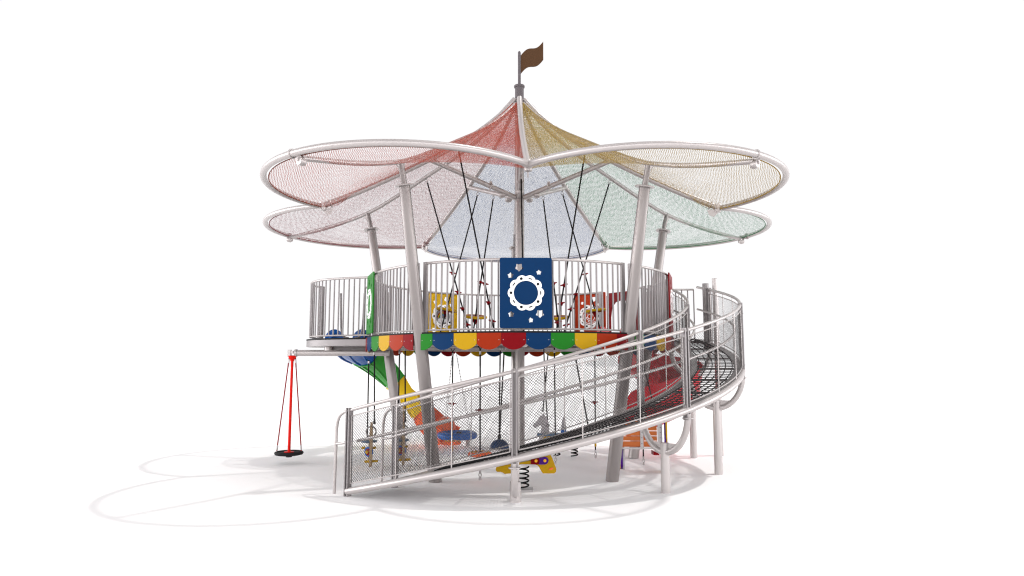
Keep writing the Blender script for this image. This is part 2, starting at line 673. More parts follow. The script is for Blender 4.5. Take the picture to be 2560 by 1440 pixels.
# scalloped valance
SEQ = [GREEN, BLUE, YELLOW, ORANGE, RED, BLUE, GREEN, YELLOW, ORANGE, RED]
SEQN = ['green', 'blue', 'yellow', 'orange', 'red', 'blue', 'green', 'yellow', 'orange', 'red']
EDG = [-36 + 1.6, -29.8, -22.35, -14.9, -7.45, 0, 7.45, 14.9, 22.35, 29.8, 36 - 1.6]
RV = RO + 0.045
for sct in range(5):
    c0 = -90 + 72 * sct + TH
    for k in range(10):
        a0, a1 = EDG[k] + 0.04, EDG[k + 1] - 0.04
        full0, full1 = (a0, a1) if 0 < k < 9 else ((EDG[1] - 7.45, a1) if k == 0 else (a0, EDG[9] + 7.45))
        b = MB()
        n = 14
        vs = []
        for i in range(n + 1):
            a = lerp(a0, a1, i / n)
            t = (a - full0) / (full1 - full0)
            zb = ZD - (0.17 if sct not in (2, 3) else 0.21) - 0.088 * math.sin(PI * min(1, max(0, t)))**0.75
            for r_ in (RV - 0.012, RV):
                vs.append(pol(r_, c0 + a, ZD - 0.014))
                vs.append(pol(r_, c0 + a, zb))
        fs = []
        for i in range(n):
            p, q = i * 4, (i + 1) * 4
            fs += [(p, p + 1, q + 1, q), (p + 2, q + 2, q + 3, p + 3), (p, q, q + 2, p + 2), (p + 1, p + 3, q + 3, q + 1)]
        fs += [(0, 2, 3, 1), (n * 4, n * 4 + 1, n * 4 + 3, n * 4 + 2)]
        b.add(vs, fs)
        for a in (a0 + 0.6, a1 - 0.6):
            q = pol(RV, c0 + a, ZD - 0.115)
            b.lathe(q, pol(1, c0 + a), [(0.006, -0.001), (0.0055, 0.003), (0.0, 0.004)], 8, mi=1)
        o = b.build('valance_scallop', [SEQ[k], GALV], deck)
        o['label'] = SEQN[k] + ' valance scallop'

# railings: one section per five-fold sector between the posts, balusters as its parts
RG = 2.70
ZT = 3.338
bal = MB().tube([V(0, 0, ZD + 0.04), V(0, 0, ZT - 0.012)], 0.0135, 8).build('baluster', STEELD, None)
first_bal = [bal]


def put_baluster(parent, loc):
    if first_bal:
        o = first_bal.pop()
        o.parent = parent
        o.location = Vector(loc) - origin_of(parent)
        return o
    return instance(bal, 'baluster', loc, parent)


def guard(parent, path, spacing=0.1, skip=None, zt=ZT):
    """railing along a plan path (list of Vectors at z=0)"""
    b = MB()
    b.tube([p + V(0, 0, zt) for p in path], 0.020, 10)
    g_ = b.build('guardrail', STEEL, parent)
    MB().tube([p + V(0, 0, ZD + 0.045) for p in path], 0.014, 8).build('bottom_rail', STEEL, g_)
    L = [0]
    for i in range(len(path) - 1):
        L.append(L[-1] + (path[i + 1] - path[i]).length)
    n = int(L[-1] / spacing)
    for k in range(n + 1):
        s = L[-1] * k / n
        for i in range(len(path) - 1):
            if L[i] <= s <= L[i + 1] + 1e-9:
                p = lerp(path[i], path[i + 1], (s - L[i]) / max(1e-9, L[i + 1] - L[i]))
                break
        if skip and skip(p):
            continue
        put_baluster(g_, p)
    return g_


def panel_hidden(p):
    a = (math.degrees(math.atan2(p.y, p.x)) - TH + 90 + 36) % 72 - 36
    return -3.6 < a < 7.2 or -7.4 < a < -5.2


SECT = [(-90, -34.2, 34.2), (-18, -34.2, 34.2), (54, -34.2, -24), (54, -6, 34.2), (126, -34.2, 34.2), (198, -34.2, -20), (198, 2, 34.2)]
for c0, s0, s1 in SECT:
    n = max(4, int(abs(s1 - s0) / 1.7))
    guard(deck, [pol(RG, c0 + TH + lerp(s0, s1, i / n)) for i in range(n + 1)], skip=panel_hidden)
    for e in (s0, s1):
        k = MB()
        p = pol(RG, c0 + TH + e)
        k.box(p + V(0, 0, (ZD + ZT) / 2 + 0.01), (0.035, 0.07, ZT - ZD + 0.02), Matrix.Rotation(R(c0 + TH + e), 3, 'Z'))
        k.build('railing_post', STEELD, deck)


def star(cx, cy, r, rot=0.0, k=0.70):
    r *= 1.08
    out = []
    for i in range(10):
        a = rot + PI / 2 + PI * i / 5
        q = r if i % 2 == 0 else r * k
        out.append((cx + q * math.cos(a), cy + q * math.sin(a)))
    return out


def rrect(w, h, r, n=5):
    out = []
    for (sx, sy, a0) in ((1, 1, 0), (-1, 1, 90), (-1, -1, 180), (1, -1, 270)):
        for i in range(n + 1):
            a = R(a0 + 90 * i / n)
            out.append((sx * (w / 2 - r) + r * math.cos(a), sy * (h / 2 - r) + r * math.sin(a)))
    return out


def circ(cx, cy, r, n=28, ry=None, rot=0):
    ry = r if ry is None else ry
    out = []
    for i in range(n):
        a = 2 * PI * i / n
        x, y = r * math.cos(a), ry * math.sin(a)
        out.append((cx + x * math.cos(rot) - y * math.sin(rot), cy + x * math.sin(rot) + y * math.cos(rot)))
    return out


def lobed(r0, amp, n=100, ph=0.0):
    out = []
    for i in range(n):
        a = 2 * PI * i / n
        q = r0 + amp * abs(math.cos(5 * (a - ph)))**0.8
        out.append((q * math.cos(a), q * math.sin(a)))
    return out


PORANGE = mat('orange_panel_plastic', (0.40, 0.035, 0.006), 0.36, 0, 0.04)
PYELLOW = mat('yellow_panel_plastic', (0.62, 0.37, 0.010), 0.36, 0, 0.04)
PANELS = [(-90, BLUE, 'blue', 'plain'), (-18, RED, 'red', 'plain'), (54, PORANGE, 'orange', 'maze'), (126, PYELLOW, 'yellow', 'rainbow'), (198, GREEN, 'green', 'plain')]
SUN = 0
for a, m, nm, face in PANELS:
    az = a + TH
    r_ = RG + 0.045
    org = pol(r_, az, ZD + 0.57)
    axx, ayy = pol(1, az + 90), V(0, 0, 1)
    holes = [star(-0.10, 0.375, 0.062, R(36)), star(-0.225, 0.255, 0.045), star(0.19, 0.30, 0.04),
             star(-0.215, -0.315, 0.046), star(0.205, -0.305, 0.062, R(36)), star(0.07, -0.40, 0.04, R(8))]
    p = filled('play_panel', rrect(0.76, 1.03, 0.022), holes, org, axx, ayy, 0.018, m, deck, bevel=0.002)
    p['label'] = nm + ' play panel with star cut-outs'
    nrm = axx.cross(ayy)        # outward
    for side in ((1, -1) if face != 'plain' else (1,)):
        ho = []
        ro = filled('ring_ornament', lobed(0.233, 0.031, 140), [circ(0, 0, 0.180, 48)], org + nrm * side * 0.017 + ayy * -0.003, axx * side, ayy, 0.014, WHITE, p, bevel=0.002)
        ro['label'] = 'white scalloped ring'
        d = MB()
        for i in range(5):
            w = R(108 + 72 * i)
            q = org + nrm * side * 0.026 + ayy * -0.003 + axx * side * 0.218 * math.cos(w) + ayy * 0.218 * math.sin(w)
            d.lathe(q, nrm * side, [(0.021, -0.003), (0.021, 0.002), (0.019, 0.004), (0.0, 0.004)], 18)
            w += R(36)
            q = org + nrm * side * 0.0265 + ayy * -0.003 + axx * side * 0.216 * math.cos(w) + ayy * 0.216 * math.sin(w)
            tx, ty = -math.sin(w), math.cos(w)
            ux = (axx * side * tx + ayy * ty)
            uy = (nrm * side).cross(ux)
            d.prism(circ(0, 0, 0.032, 20, 0.0085), q, ux, uy, 0.006)
        build_each(d, 'ring_stud', BLACK, p)
    if face == 'rainbow':
        q = org - nrm * 0.0125 + ayy * -0.003
        MB().prism(circ(0, 0, 0.176, 40), q, -axx, ayy, 0.005).build('rainbow_disc', mat('dark_disc', (0.16, 0.15, 0.15), 0.4), p)
        bw = MB()
        for k, mi in ((0.135, 0), (0.113, 1), (0.091, 2), (0.069, 3)):
            arc = [(k * math.cos(w) + 0.0, k * math.sin(w) - 0.03) for w in [R(60 + 10 * i) for i in range(13)]]
            arc2 = [((k - 0.018) * math.cos(w), (k - 0.018) * math.sin(w) - 0.03) for w in [R(60 + 10 * i) for i in range(13)]]
            for i in range(12):
                bw.prism([arc[i], arc[i + 1], arc2[i + 1], arc2[i]], q - nrm * 0.006, axx * -1, ayy, 0.006, mi=mi)
        bw.build('rainbow', [RED, YELLOW, GREEN, SLBLUE], p)
        cl = MB()
        for (x, y, r0) in ((-0.08, -0.09, 0.045), (-0.03, -0.085, 0.05), (0.03, -0.09, 0.045), (0.085, -0.095, 0.04)):
            cl.lathe(q - axx * x + ayy * y - nrm * 0.004, -nrm, [(r0, 0), (r0, 0.008 + 0.02 * r0), (0, 0.009 + 0.02 * r0)], 20)
        cl.build('cloud', mat('cloud_grey', (0.55, 0.55, 0.56), 0.5), p)
    if face == 'maze':
        q = org - nrm * 0.014 + ayy * -0.003
        mz = MB()
        for (r0, s0, s1) in ((0.155, 20, 130), (0.155, 160, 330), (0.120, 60, 210), (0.120, 250, 400), (0.085, 0, 150), (0.085, 190, 320), (0.050, 60, 330)):
            mz.tube([q - axx * r0 * math.cos(R(w)) + ayy * r0 * math.sin(R(w)) for w in range(s0, s1, 10)], 0.0075, 6)
        for (w, r0, r1) in ((20, 0.12, 0.155), (160, 0.12, 0.155), (250, 0.085, 0.12), (60, 0.05, 0.085), (190, 0.05, 0.085)):
            mz.tube([q - axx * r_ * math.cos(R(w)) + ayy * r_ * math.sin(R(w)) for r_ in (r0, r1)], 0.0075, 6)
        mz.build('maze_track', WHITE, p)

# tall steel screen beside the red slide opening
scr = MB()
for i in range(5):
    a = 4.5 + i * 1.9
    scr.box(pol(2.52, a, ZD + 0.46), (0.05, 0.10, 0.92), Matrix.Rotation(R(a), 3, 'Z'))
scr.build('opening_screen', STEELD, deck)
scr = MB()
for i in range(3):
    a = 182.5 + i * 2.4
    scr.box(pol(2.46, a, ZD + 0.43), (0.05, 0.11, 0.86), Matrix.Rotation(R(a), 3, 'Z'))
scr.build('opening_screen', STEELD, deck)

# ------------------------------------------------------------------ slide balcony
bl = thing('slide_balcony', (-3.3, 0.5, 0), 'grey balcony with round cornered railing jutting out over the black disc swing', 'balcony')
near = [(-2.66, -0.60), (-2.86, -0.55), (-3.25, -0.43), (-3.60, -0.24), (-3.85, 0.02), (-4.0, 0.32), (-4.05, 0.62)]
outer = smooth([V(x, y, 0) for x, y in near], 6)
far = smooth([V(x, y, 0) for x, y in [(-4.05, 0.62), (-4.04, 0.85), (-3.96, 1.0)]], 4)
far2 = [V(x, y, 0) for x, y in [(-3.12, 1.04), (-2.85, 0.98), (-2.60, 0.92)]]
floor = [(p.x - 0.05, p.y - 0.03) for p in outer + far[1:]] + [(-3.90, 1.12), (-3.0, 1.14), (-2.58, 1.02), (-2.70, 0.4), (-2.77, 0.0), (-2.72, -0.60)]
MB().prism(floor, V(0, 0, ZD - 0.014), V(1, 0, 0), V(0, 1, 0), 0.026).build('balcony_floor', BLACK, bl)
MB().prism([(x * 0.998 - 0.004, y * 0.998) for x, y in floor], V(0, 0, ZD - 0.085), V(1, 0, 0), V(0, 1, 0), 0.112).build('balcony_fascia', STEELD, bl)
guard(bl, outer + far[1:], 0.105)
guard(bl, far2, 0.11)
k = MB()
for (x, y) in ((-3.87, 0.60), (-2.74, 0.72)):
    k = MB()
    k.cyl(V(x, y, ZD), V(x, y, ZT - 0.03), 0.052 if x < -3.8 else 0.03, n=14)
    k.build('railing_post', STEELD, bl)
lp = MB()
for (x0, x1) in ((-3.42, -3.60), (-3.30, -3.12)):
    y = 0.99
    lp.tube(smooth([V(x1, y, ZT - 0.12), V(x1 + (x0 - x1) * .15, y, ZD + 0.25), V(lerp(x1, x0, .5), y, ZD + 0.08), V(x0, y, ZD + 0.05)], 6), 0.022, 8)
build_each(lp, 'opening_hoop', STEELD, bl)
bm_ = MB()
bm_.tube([V(-4.13, 0.02, 2.005), V(-2.42, 0.02, 2.005)], 0.056, 16)
bm_.tube([V(-4.17, 0.02, 2.005), V(-4.13, 0.02, 2.005)], 0.069, 16)
bm_.box(V(-4.25, 0.02, 2.02), (0.10, 0.05, 0.05))
bm_.box(V(-4.27, 0.02, 2.0), (0.055, 0.07, 0.13))
bm_.cyl(V(-3.55, 0.02, 2.05), V(-3.55, 0.02, 2.14), 0.07, n=14)
bm_.build('swing_beam', STEEL, bl)
bm_ = MB().box(V(-3.2, 0.35, ZD - 0.17), (0.9, 0.5, 0.06))
bm_.build('floor_bearer', STEELD, bl)

# ------------------------------------------------------------------ disc spinner under the beam
CAM = V(0, -12.7098, 1.7947)
FPX, PITCH, YAW = 1714.0, 0.1109, -0.0112


def px(u, v, Y):
    """world point on the plane y = Y seen at picture point (u, v) of the photograph"""
    X = ((u - 1280) / FPX, 1.0, (720 - v) / FPX)
    c, s = math.cos(PITCH), math.sin(PITCH)
    y, z, x = c * X[1] - s * X[2], s * X[1] + c * X[2], X[0]
    c, s = math.cos(YAW), math.sin(YAW)
    d = V(c * x + s * y, -s * x + c * y, z)
    return CAM + d * ((Y - CAM.y) / d.y)


T, B0 = px(731, 891, 0.02), px(722.5, 1130, 0.02)
sp = thing('standing_spinner', V(B0.x, 0.02, B0.z - 0.09), 'black round standing disc on a bright red pole hanging from the balcony beam', 'disc swing')
MB().lathe(T, V(0, 0, -1), [(0.02, -0.02), (0.075, -0.01), (0.075, 0.01), (0.045, 0.05), (0.032, 0.09)], 18).build('pole_head', SIGRED, sp)
MB().tube([T - V(0, 0, 0.05), B0], [0.024, 0.026], 14).build('pole', SIGRED, sp)
d = MB().lathe(B0 - V(0, 0, 0.035), V(0, 0, 1), [(0.0, -0.02), (0.20, -0.02), (0.245, -0.008), (0.258, 0.015), (0.25, 0.04), (0.225, 0.05), (0.21, 0.03), (0.0, 0.03)], 40)
d.lathe(B0 - V(0, 0, 0.055), V(0, 0, -1), [(0.055, 0), (0.055, 0.035), (0.0, 0.036)], 16)
disc = d.build('standing_disc', RUBBER, sp)
MB().lathe(B0, V(0, 0, 1), [(0.09, -0.004), (0.09, 0.008), (0.04, 0.016), (0, 0.016)], 18).build('pole_foot', SIGRED, sp)
for s in (-1, 1):
    t_ = T + V(0.058 * s, 0, -0.02)
    b_ = B0 + V(0.225 * s, 0, 0.02)
    MB().tube([t_, b_], 0.0115, 6).build('side_rope', REDROPE, sp)
    k = MB()
    k.tube([t_ + (b_ - t_) * 0.02, t_ + (b_ - t_) * 0.06], 0.013, 8)
    k.tube([lerp(t_, b_, 0.94), lerp(t_, b_, 0.99)], 0.014, 8)
    k.build('rope_ferrule', GALV, sp)

# ------------------------------------------------------------------ spiral ramp
ROUT, RIN = 3.89, 3.03
A0, A1 = -127.4, 19.2


def rz(a):
    return 0.068 + 0.01497 * (a + 127.2)


ramp = thing('spiral_ramp', pol(3.46, -127, 0), 'curved silver access ramp with chain link sides winding up to the deck', 'ramp')


def arc(r_, a0, a1, dz=0.0, step=2.0):
    n = max(2, int(abs(a1 - a0) / step))
    return [pol(r_, lerp(a0, a1, i / n), rz(lerp(a0, a1, i / n)) + dz) for i in range(n + 1)]


POSTA = [-127.4, -91.0, -53.8, -19.3, 14.0]
for r_, nm in ((ROUT, 'out'), (RIN, 'in')):
    MB().tube(arc(r_, A0, A1), 0.05, 14).build('stringer', STEEL, ramp)
# floor: steel edge trays, radial rubber slats, lengthwise ropes
for (r0, r1) in ((RIN + 0.03, RIN + 0.135), (ROUT - 0.135, ROUT - 0.03)):
    b = MB()
    pts = arc(0, A0, A1)
    n = 74
    vs, fs = [], []
    for i in range(n + 1):
        a = lerp(A0, A1, i / n)
        for (q, dz) in ((r0, 0.045), (r1, 0.045), (r1, 0.02), (r0, 0.02)):
            vs.append(pol(q, a, rz(a) + dz))
    for i in range(n):
        for q in range(4):
            q2 = (q + 1) % 4
            fs.append((i * 4 + q, i * 4 + q2, i * 4 + 4 + q2, i * 4 + 4 + q))
    b.add(vs, fs)
    b.build('edge_tray', STEELD, ramp)
b = MB()
a = A0 + 20
k = 0
while a < A1:
    p0, p1 = pol(RIN + 0.12, a, rz(a) + 0.04), pol(ROUT - 0.12, a, rz(a) + 0.04)
    b.box((p0 + p1) / 2, ((p1 - p0).length, 0.013 if a < -52 else 0.026, 0.009 if a < -52 else 0.012), Matrix.Rotation(R(a), 3, 'Z'))
    a += 0.82 if a < -52 else 1.65
b.build('rubber_grating', RUBBER, ramp)
b = MB()
for i in range(6):
    r_ = lerp(RIN + 0.16, ROUT - 0.16, i / 5)
    pts = [p + V(0, 0, 0.052 + 0.006 * (j % 2)) for j, p in enumerate(arc(r_, A0 + 20, A1, 0, 1.2))]
    b.tube(pts, 0.009, 6)
    # knots
    a = A0 + 20 + (i % 2) * 0.9
b.build('net_rope', RUBBER, ramp)
b = MB()
n = 20
vs, fs = [], []
for i in range(n + 1):
    a = lerp(A0 - 1.0, A0 + 20.3, i / n)
    for q in (RIN + 0.13, ROUT - 0.13):
        vs += [pol(q, a, max(0.012, rz(a) + 0.045)), pol(q, a, max(0.004, rz(a) + 0.03))]
for i in range(n):
    p, q = i * 4, i * 4 + 4
    fs += [(p, p + 2, q + 2, q), (p + 1, q + 1, q + 3, p + 3)]
fs += [(0, 1, 3, 2), (n * 4, n * 4 + 2, n * 4 + 3, n * 4 + 1)]
b.add(vs, fs)
b.build('entry_plate', STEELD, ramp)
b = MB()
a = -100.0
while a < A1:
    b.tube([pol(RIN, a, rz(a) - 0.01), pol(ROUT, a, rz(a) - 0.01)], 0.018, 6)
    a += 12
b.build('floor_bearers', STEELD, ramp)

HR = 1.095
WIRE = {(True, 0): 0.0026, (True, 1): 0.0024, (True, 2): 0.0013, (True, 3): 0.0011, (False, 0): 0.0024, (False, 1): 0.0022, (False, 2): 0.0016, (False, 3): 0.0013}
for r_ in (ROUT, RIN):
    inw = -1 if r_ == ROUT else 1
    MB().tube(arc(r_, A0, A1 + 1, HR), 0.025, 12).build('handrail', STEEL, ramp)
    low = arc(r_ + inw * 0.10, A0 + 1.0, A1 - 1, 0.66)
    MB().tube(low, 0.021, 10).build('lower_handrail', STEEL, ramp)
    for bay in range(4):
        a0, a1 = POSTA[bay], POSTA[bay + 1]
        m_ = 0.8 if r_ == ROUT else 1.0
        fr = MB()
        a0i, a1i = a0 + m_, a1 - m_
        top_ = arc(r_, a0i, a1i, HR - 0.085)
        bot_ = arc(r_, a0i, a1i, 0.10)
        fr.tube(top_, 0.009, 6)
        fr.tube(bot_, 0.009, 6)
        fr.tube([top_[0], bot_[0]], 0.009, 6)
        fr.tube([top_[-1], bot_[-1]], 0.009, 6)
        am = (a0i + a1i) / 2
        for w in ((0.34, 0.68) if bay < 3 else (0.25, 0.5, 0.75)):
            aa = lerp(a0i, a1i, w)
            fr.tube([pol(r_, aa, rz(aa) + 0.10 - 0.05), pol(r_, aa, rz(aa) + HR)], 0.008, 6)
        frame = fr.build('mesh_frame', STEEL, ramp)
        # chain link wires
        ch = MB()
        L = R(a1i - a0i) * r_
        H0, H1 = 0.10, HR - 0.085
        hh = H1 - H0
        pitch = 0.040
        slope = 1.0
        nw = int((L + hh / slope) / pitch)
        for dirn in (1, -1):
            for w in range(nw + 1):
                s0 = -hh / slope + w * pitch
                sa, sb = s0, s0 + hh / slope
                ua = max(0.0, -sa / (sb - sa))
                ub = min(1.0, (L - sa) / (sb - sa))
                if ub - ua < 0.02:
                    continue
                pts = []
                m = max(2, int((ub - ua) * 9))
                for i in range(m + 1):
                    u = lerp(ua, ub, i / m)
                    s = lerp(sa, sb, u)
                    h = H0 + hh * (u if dirn > 0 else 1 - u)
                    aa = a0i + math.degrees(s / r_)
                    pts.append(pol(r_ + 0.004 * dirn, aa, rz(aa) + h))
                ch.tube(pts, WIRE[(r_ == ROUT, bay)], 3, caps=False)
        ch.build('chain_link', CHAIN, frame, sharp=0)
    for k, pa in enumerate(POSTA):
        b = MB()
        Mz = Matrix.Rotation(R(pa), 3, 'Z')
        zb = rz(pa)
        z0, z1 = (zb - 0.13, zb + HR + 0.035)
        if k == 0:
            z0 = 0.0
        cc = pol(r_, pa, (z0 + z1) / 2)
        td = pol(1, pa + 90)
        for s in (-1, 1):
            b.box(cc + td * 0.028 * s, (0.075, 0.022, z1 - z0), Mz)
        b.box(cc - pol(0.018, pa) * inw * -1, (0.02, 0.034, z1 - z0 - 0.02), Mz)
        for h in (0.1, HR - 0.14, -0.08):
            if zb + h > 0.03:
                b.lathe(pol(r_ + 0.04, pa, zb + h) + td * 0.028, pol(1, pa), [(0.008, -0.003), (0.007, 0.003), (0, 0.004)], 8)
        b.build('railing_post', STEELD, ramp)
    # looped rail ends at the foot of the ramp
    b = MB()
    ea = POSTA[0]
    dm = math.degrees(1 / r_)
    loop = [pol(r_, ea, rz(ea) + HR), pol(r_, ea - 0.13 * dm, rz(ea) + HR - 0.035), pol(r_, ea - 0.235 * dm, rz(ea) + HR - 0.11),
            pol(r_, ea - 0.285 * dm, rz(ea) + HR - 0.26), pol(r_, ea - 0.29 * dm, rz(ea) + HR - 0.45), pol(r_, ea - 0.295 * dm, 0.4), pol(r_, ea - 0.30 * dm, 0.0)]
    b.tube(smooth(loop, 6), 0.022, 12)
    b.tube([pol(r_, ea, 0.735), pol(r_, ea - 0.15 * dm, 0.70), pol(r_, ea - 0.288 * dm, 0.685)], 0.018, 10)
    b.build('end_loop', STEEL, ramp)
# feet: column with a half-round yoke carrying both stringers
for k, fa in enumerate([-91.0, -53.6, -19.3, 14.0]):
    b = MB()
    zt = rz(fa) - 0.05
    hw = (ROUT - RIN) / 2
    rm = (ROUT + RIN) / 2
    depth = min(0.56, zt - 0.06)
    base = max(0.10, zt - depth)
    pts = []
    for i in range(21):
        t = PI * i / 20
        pts.append(pol(rm + hw * math.cos(t) * (1.0), fa, zt - (zt - base) * math.sin(t)))
    b.tube(pts, 0.046, 12)
    for e in (0, -1):
        b.lathe(pts[e] - V(0, 0, 0.06), V(0, 0, 1), [(0.075, -0.008), (0.078, 0), (0.075, 0.008)], 18)
    b.prism([(-0.25, 0.10), (0.25, 0.10), (0.17, -0.01), (-0.17, -0.01)], pol(rm, fa, base + 0.03), pol(1, fa), V(0, 0, 1), 0.02)
    if zt - depth > 0.15:
        b.tube([pol(rm, fa, 0), pol(rm, fa, base + 0.13)], [0.066, 0.062], 20)
    else:
        b.tube([pol(rm, fa, 0), pol(rm, fa, base + 0.16)], 0.072, 20)
    b.build('ramp_foot', STEEL, ramp)
# landing between ramp and deck, with its railing
b = MB()
fl = [pol(2.80, 10), pol(2.80, 24), pol(3.40, 24.5), pol(3.86, 24), pol(3.86, 19.4), pol(3.03, 19.4), pol(3.0, 12)]
MB().prism([(p.x, p.y) for p in fl], V(0, 0, ZD - 0.02), V(1, 0, 0), V(0, 1, 0), 0.036).build('landing_floor', STEELD, ramp)
gl = guard(ramp, [pol(2.78, 26), pol(3.1, 25.2), pol(3.5, 23.6), pol(3.86, 21.5)], 0.12, zt=ZT - 0.01)
b = MB()
b.cyl(pol(3.89, 15.8, rz(15.8) - 0.10), pol(3.89, 15.8, 3.40), 0.062, n=20)
b.lathe(pol(3.89, 15.8, 3.40), V(0, 0, 1), [(0.066, 0), (0.064, 0.012), (0, 0.016)], 20)
b.build('gate_post', STEELD, ramp)
b = MB()
b.cyl(pol(4.14, 16.5, 0.0), pol(4.14, 16.5, 3.52), 0.058, n=20)
b.lathe(pol(4.14, 16.5, 3.52), V(0, 0, 1), [(0.060, 0), (0.058, 0.010), (0, 0.014)], 20)
b.build('gate_post', STEEL, ramp)


# ------------------------------------------------------------------ slides
def trough(pts, w, h, thick=0.022, n=18, flat=0.5):
    """half-pipe: outer shell down, then inner; returns profile"""
    out, inn = [], []
    for i in range(n + 1):
        t = PI * i / n
        x = -math.cos(t)
        y = -math.sin(t)**flat
        out.append((x * w / 2, y * h))
        inn.append((x * (w / 2 - thick), y * (h - thick)))
    lip = 0.03
    out = [(-w / 2 - lip, 0.0)] + out + [(w / 2 + lip, 0.0)]
    inn = [(-w / 2 - lip, 0.018)] + [(x, y + 0.018 if abs(y) < 1e-6 else y) for x, y in inn] + [(w / 2 + lip, 0.018)]
    return out + inn[::-1]


sl = thing('trough_slide', (-3.5, 1.2, 0), 'long trough slide of blue, green, yellow and orange sections curving down from the balcony', 'slide')
path = smooth([V(-3.48, 0.98, 2.36), V(-3.48, 1.30, 2.34), px(893, 862, 1.75), px(925, 880, 2.10), px(962, 907, 2.38), px(1003, 946, 2.58), px(1042, 988, 2.66), px(1074, 1027, 2.64), px(1100, 1058, 2.55), px(1128, 1074, 2.44)], 8)
prof = trough(path, 0.76, 0.36)
cuts = [(8, 22, SLBLUE, 'blue'), (22, 39, SLGREEN, 'green'), (39, 55, SLYELLOW, 'yellow'), (55, 73, SLORANGE, 'orange')]
for (i0, i1, m, nm) in cuts:
    b = MB()
    b.sweep(path[i0:i1 + 1], prof)
    # moulded ribs under the trough
    for (x, y) in ((-0.26, -0.325), (0.0, -0.367), (0.26, -0.325)):
        q = [(x - 0.016, y + 0.02), (x + 0.016, y + 0.02), (x + 0.012, y - 0.018), (x - 0.012, y - 0.018)]
        b.sweep(path[i0 + 1:i1], q)
    # joint flange
    fl = trough(path, 0.80, 0.385, 0.045)
    b.sweep([path[i0], lerp(path[i0], path[i0 + 1], 0.35)], fl)
    o = b.build('slide_section', m, sl, sharp=35)
    o['label'] = nm + ' trough section'
b = MB()
for x in (-3.80, -3.16):
    hump = [(-0.20, 0.0), (0.62, 0.0), (0.60, 0.10), (0.48, 0.20), (0.34, 0.25), (0.16, 0.25), (0.02, 0.20), (-0.12, 0.10)]
    hp = smooth([V(u, v, 0) for u, v in hump[1:]] , 4)
    poly = [(-0.20, 0.0), (0.62, 0.0)] + [(p.x, p.y) for p in hp[1:]]
    b.prism(poly, V(x, 1.16, ZD - 0.02), V(0, 1, 0), V(0, 0, 1), 0.035)
# sides bulge outwards as two round fins seen from the deck
for x in (-3.76, -3.20):
    fin = [(0.20 * math.cos(R(w)), 0.24 * math.sin(R(w))) for w in range(0, 181, 12)]
    b.prism(fin, V(x, 1.2, ZD), V(1, 0, 0), V(0, 0, 1), 0.05)
build_each(b, 'entry_cheek', SLBLUE, sl)
b = MB()
b.lathe(px(1113, 1068, 2.45), V(-0.1, 1, 0), [(0, -0.30), (0.20, -0.30), (0.225, -0.27), (0.225, 0.22), (0.2, 0.25), (0, 0.25)], 32)
b.build('exit_roll', SLORANGE, sl)
b = MB()
b.tube([V(-1.15, 2.75, 0), V(-1.15, 2.75, 0.35)], 0.05, 14)
b.tube([V(-2.6, 2.68, 0), V(-2.6, 2.68, 1.05)], 0.05, 14)
build_each(b, 'slide_leg', STEEL, sl)

rs = thing('spiral_slide', (2.5, 1.5, 0), 'wide red spiral slide turning down beneath the upper end of the ramp', 'slide')
path = smooth([V(2.42, 1.80, 2.14), V(2.62, 1.95, 2.02), V(2.94, 2.00, 1.80), V(3.22, 1.72, 1.62), V(3.24, 1.32, 1.46), V(3.02, 1.02, 1.30), V(2.66, 0.98, 1.13), V(2.40, 1.14, 1.00), V(2.20, 1.28, 0.90), V(2.04, 1.36, 0.83)], 8)
prof = trough(path, 0.80, 0.52, flat=0.6)
b = MB()
b.sweep(path, prof)
b.build('slide_trough', SLRED, rs, sharp=35)
b = MB()
ew = []
for i in range(len(path)):
    pass
outer_wall = []
n = len(path)
vs, fs = [], []
for i in range(8, n - 8):
    t = (path[i + 1] - path[i - 1]).normalized()
    a = t.cross(V(0, 0, 1)).normalized()
    ctr = path[i] - a * 0.40
    hgt = 0.30 * math.sin(PI * (i - 8) / (n - 16))**0.5
    vs += [ctr, ctr + V(0, 0, hgt + 0.01) - a * 0.05, ctr - a * 0.025, ctr + V(0, 0, hgt + 0.01) - a * 0.075]
m = n - 16
for i in range(m - 1):
    p, q = i * 4, i * 4 + 4
    fs += [(p, q, q + 1, p + 1), (p + 2, p + 3, q + 3, q + 2), (p + 1, q + 1, q + 3, p + 3), (p, p + 2, q + 2, q)]
b.add(vs, fs)
b.build('outer_wall', SLRED, rs, sharp=60)
# entry arch on the deck edge
ea = 38.0
c0 = pol(2.72, ea, 0)
tx = pol(1, ea + 90)
outl = [(-0.42, 0), (-0.42, 0.98), (-0.36, 1.04), (0.36, 1.04), (0.42, 0.98), (0.42, 0), (0.33, 0), (0.33, 0.52), (0.29, 0.74), (0.18, 0.84), (0, 0.87), (-0.18, 0.84), (-0.29, 0.74), (-0.33, 0.52), (-0.33, 0)]
filled('entry_arch', outl, [], c0 + V(0, 0, ZD + 0.004), tx, V(0, 0, 1), 0.04, RED, rs, bevel=0.003)
b = MB()
for s in (-1, 1):
    hp = smooth([V(-0.10, 0, 0), V(-0.07, 0.22, 0), V(0.05, 0.34, 0), V(0.25, 0.30, 0), V(0.45, 0.10, 0), V(0.5, 0, 0)], 4)
    b.prism([(p.x, p.y) for p in hp], c0 + tx * 0.35 * s + V(0, 0, ZD - 0.02) - pol(0.35, ea), pol(1, ea), V(0, 0, 1), 0.03)
build_each(b, 'entry_cheek', SLRED, rs)

# ------------------------------------------------------------------ ropes with treads, twisted up to the canopy
def eye(b, p, ax, r_=0.022):
    b.torus(p, ax, r_, 0.006, 14, 6)


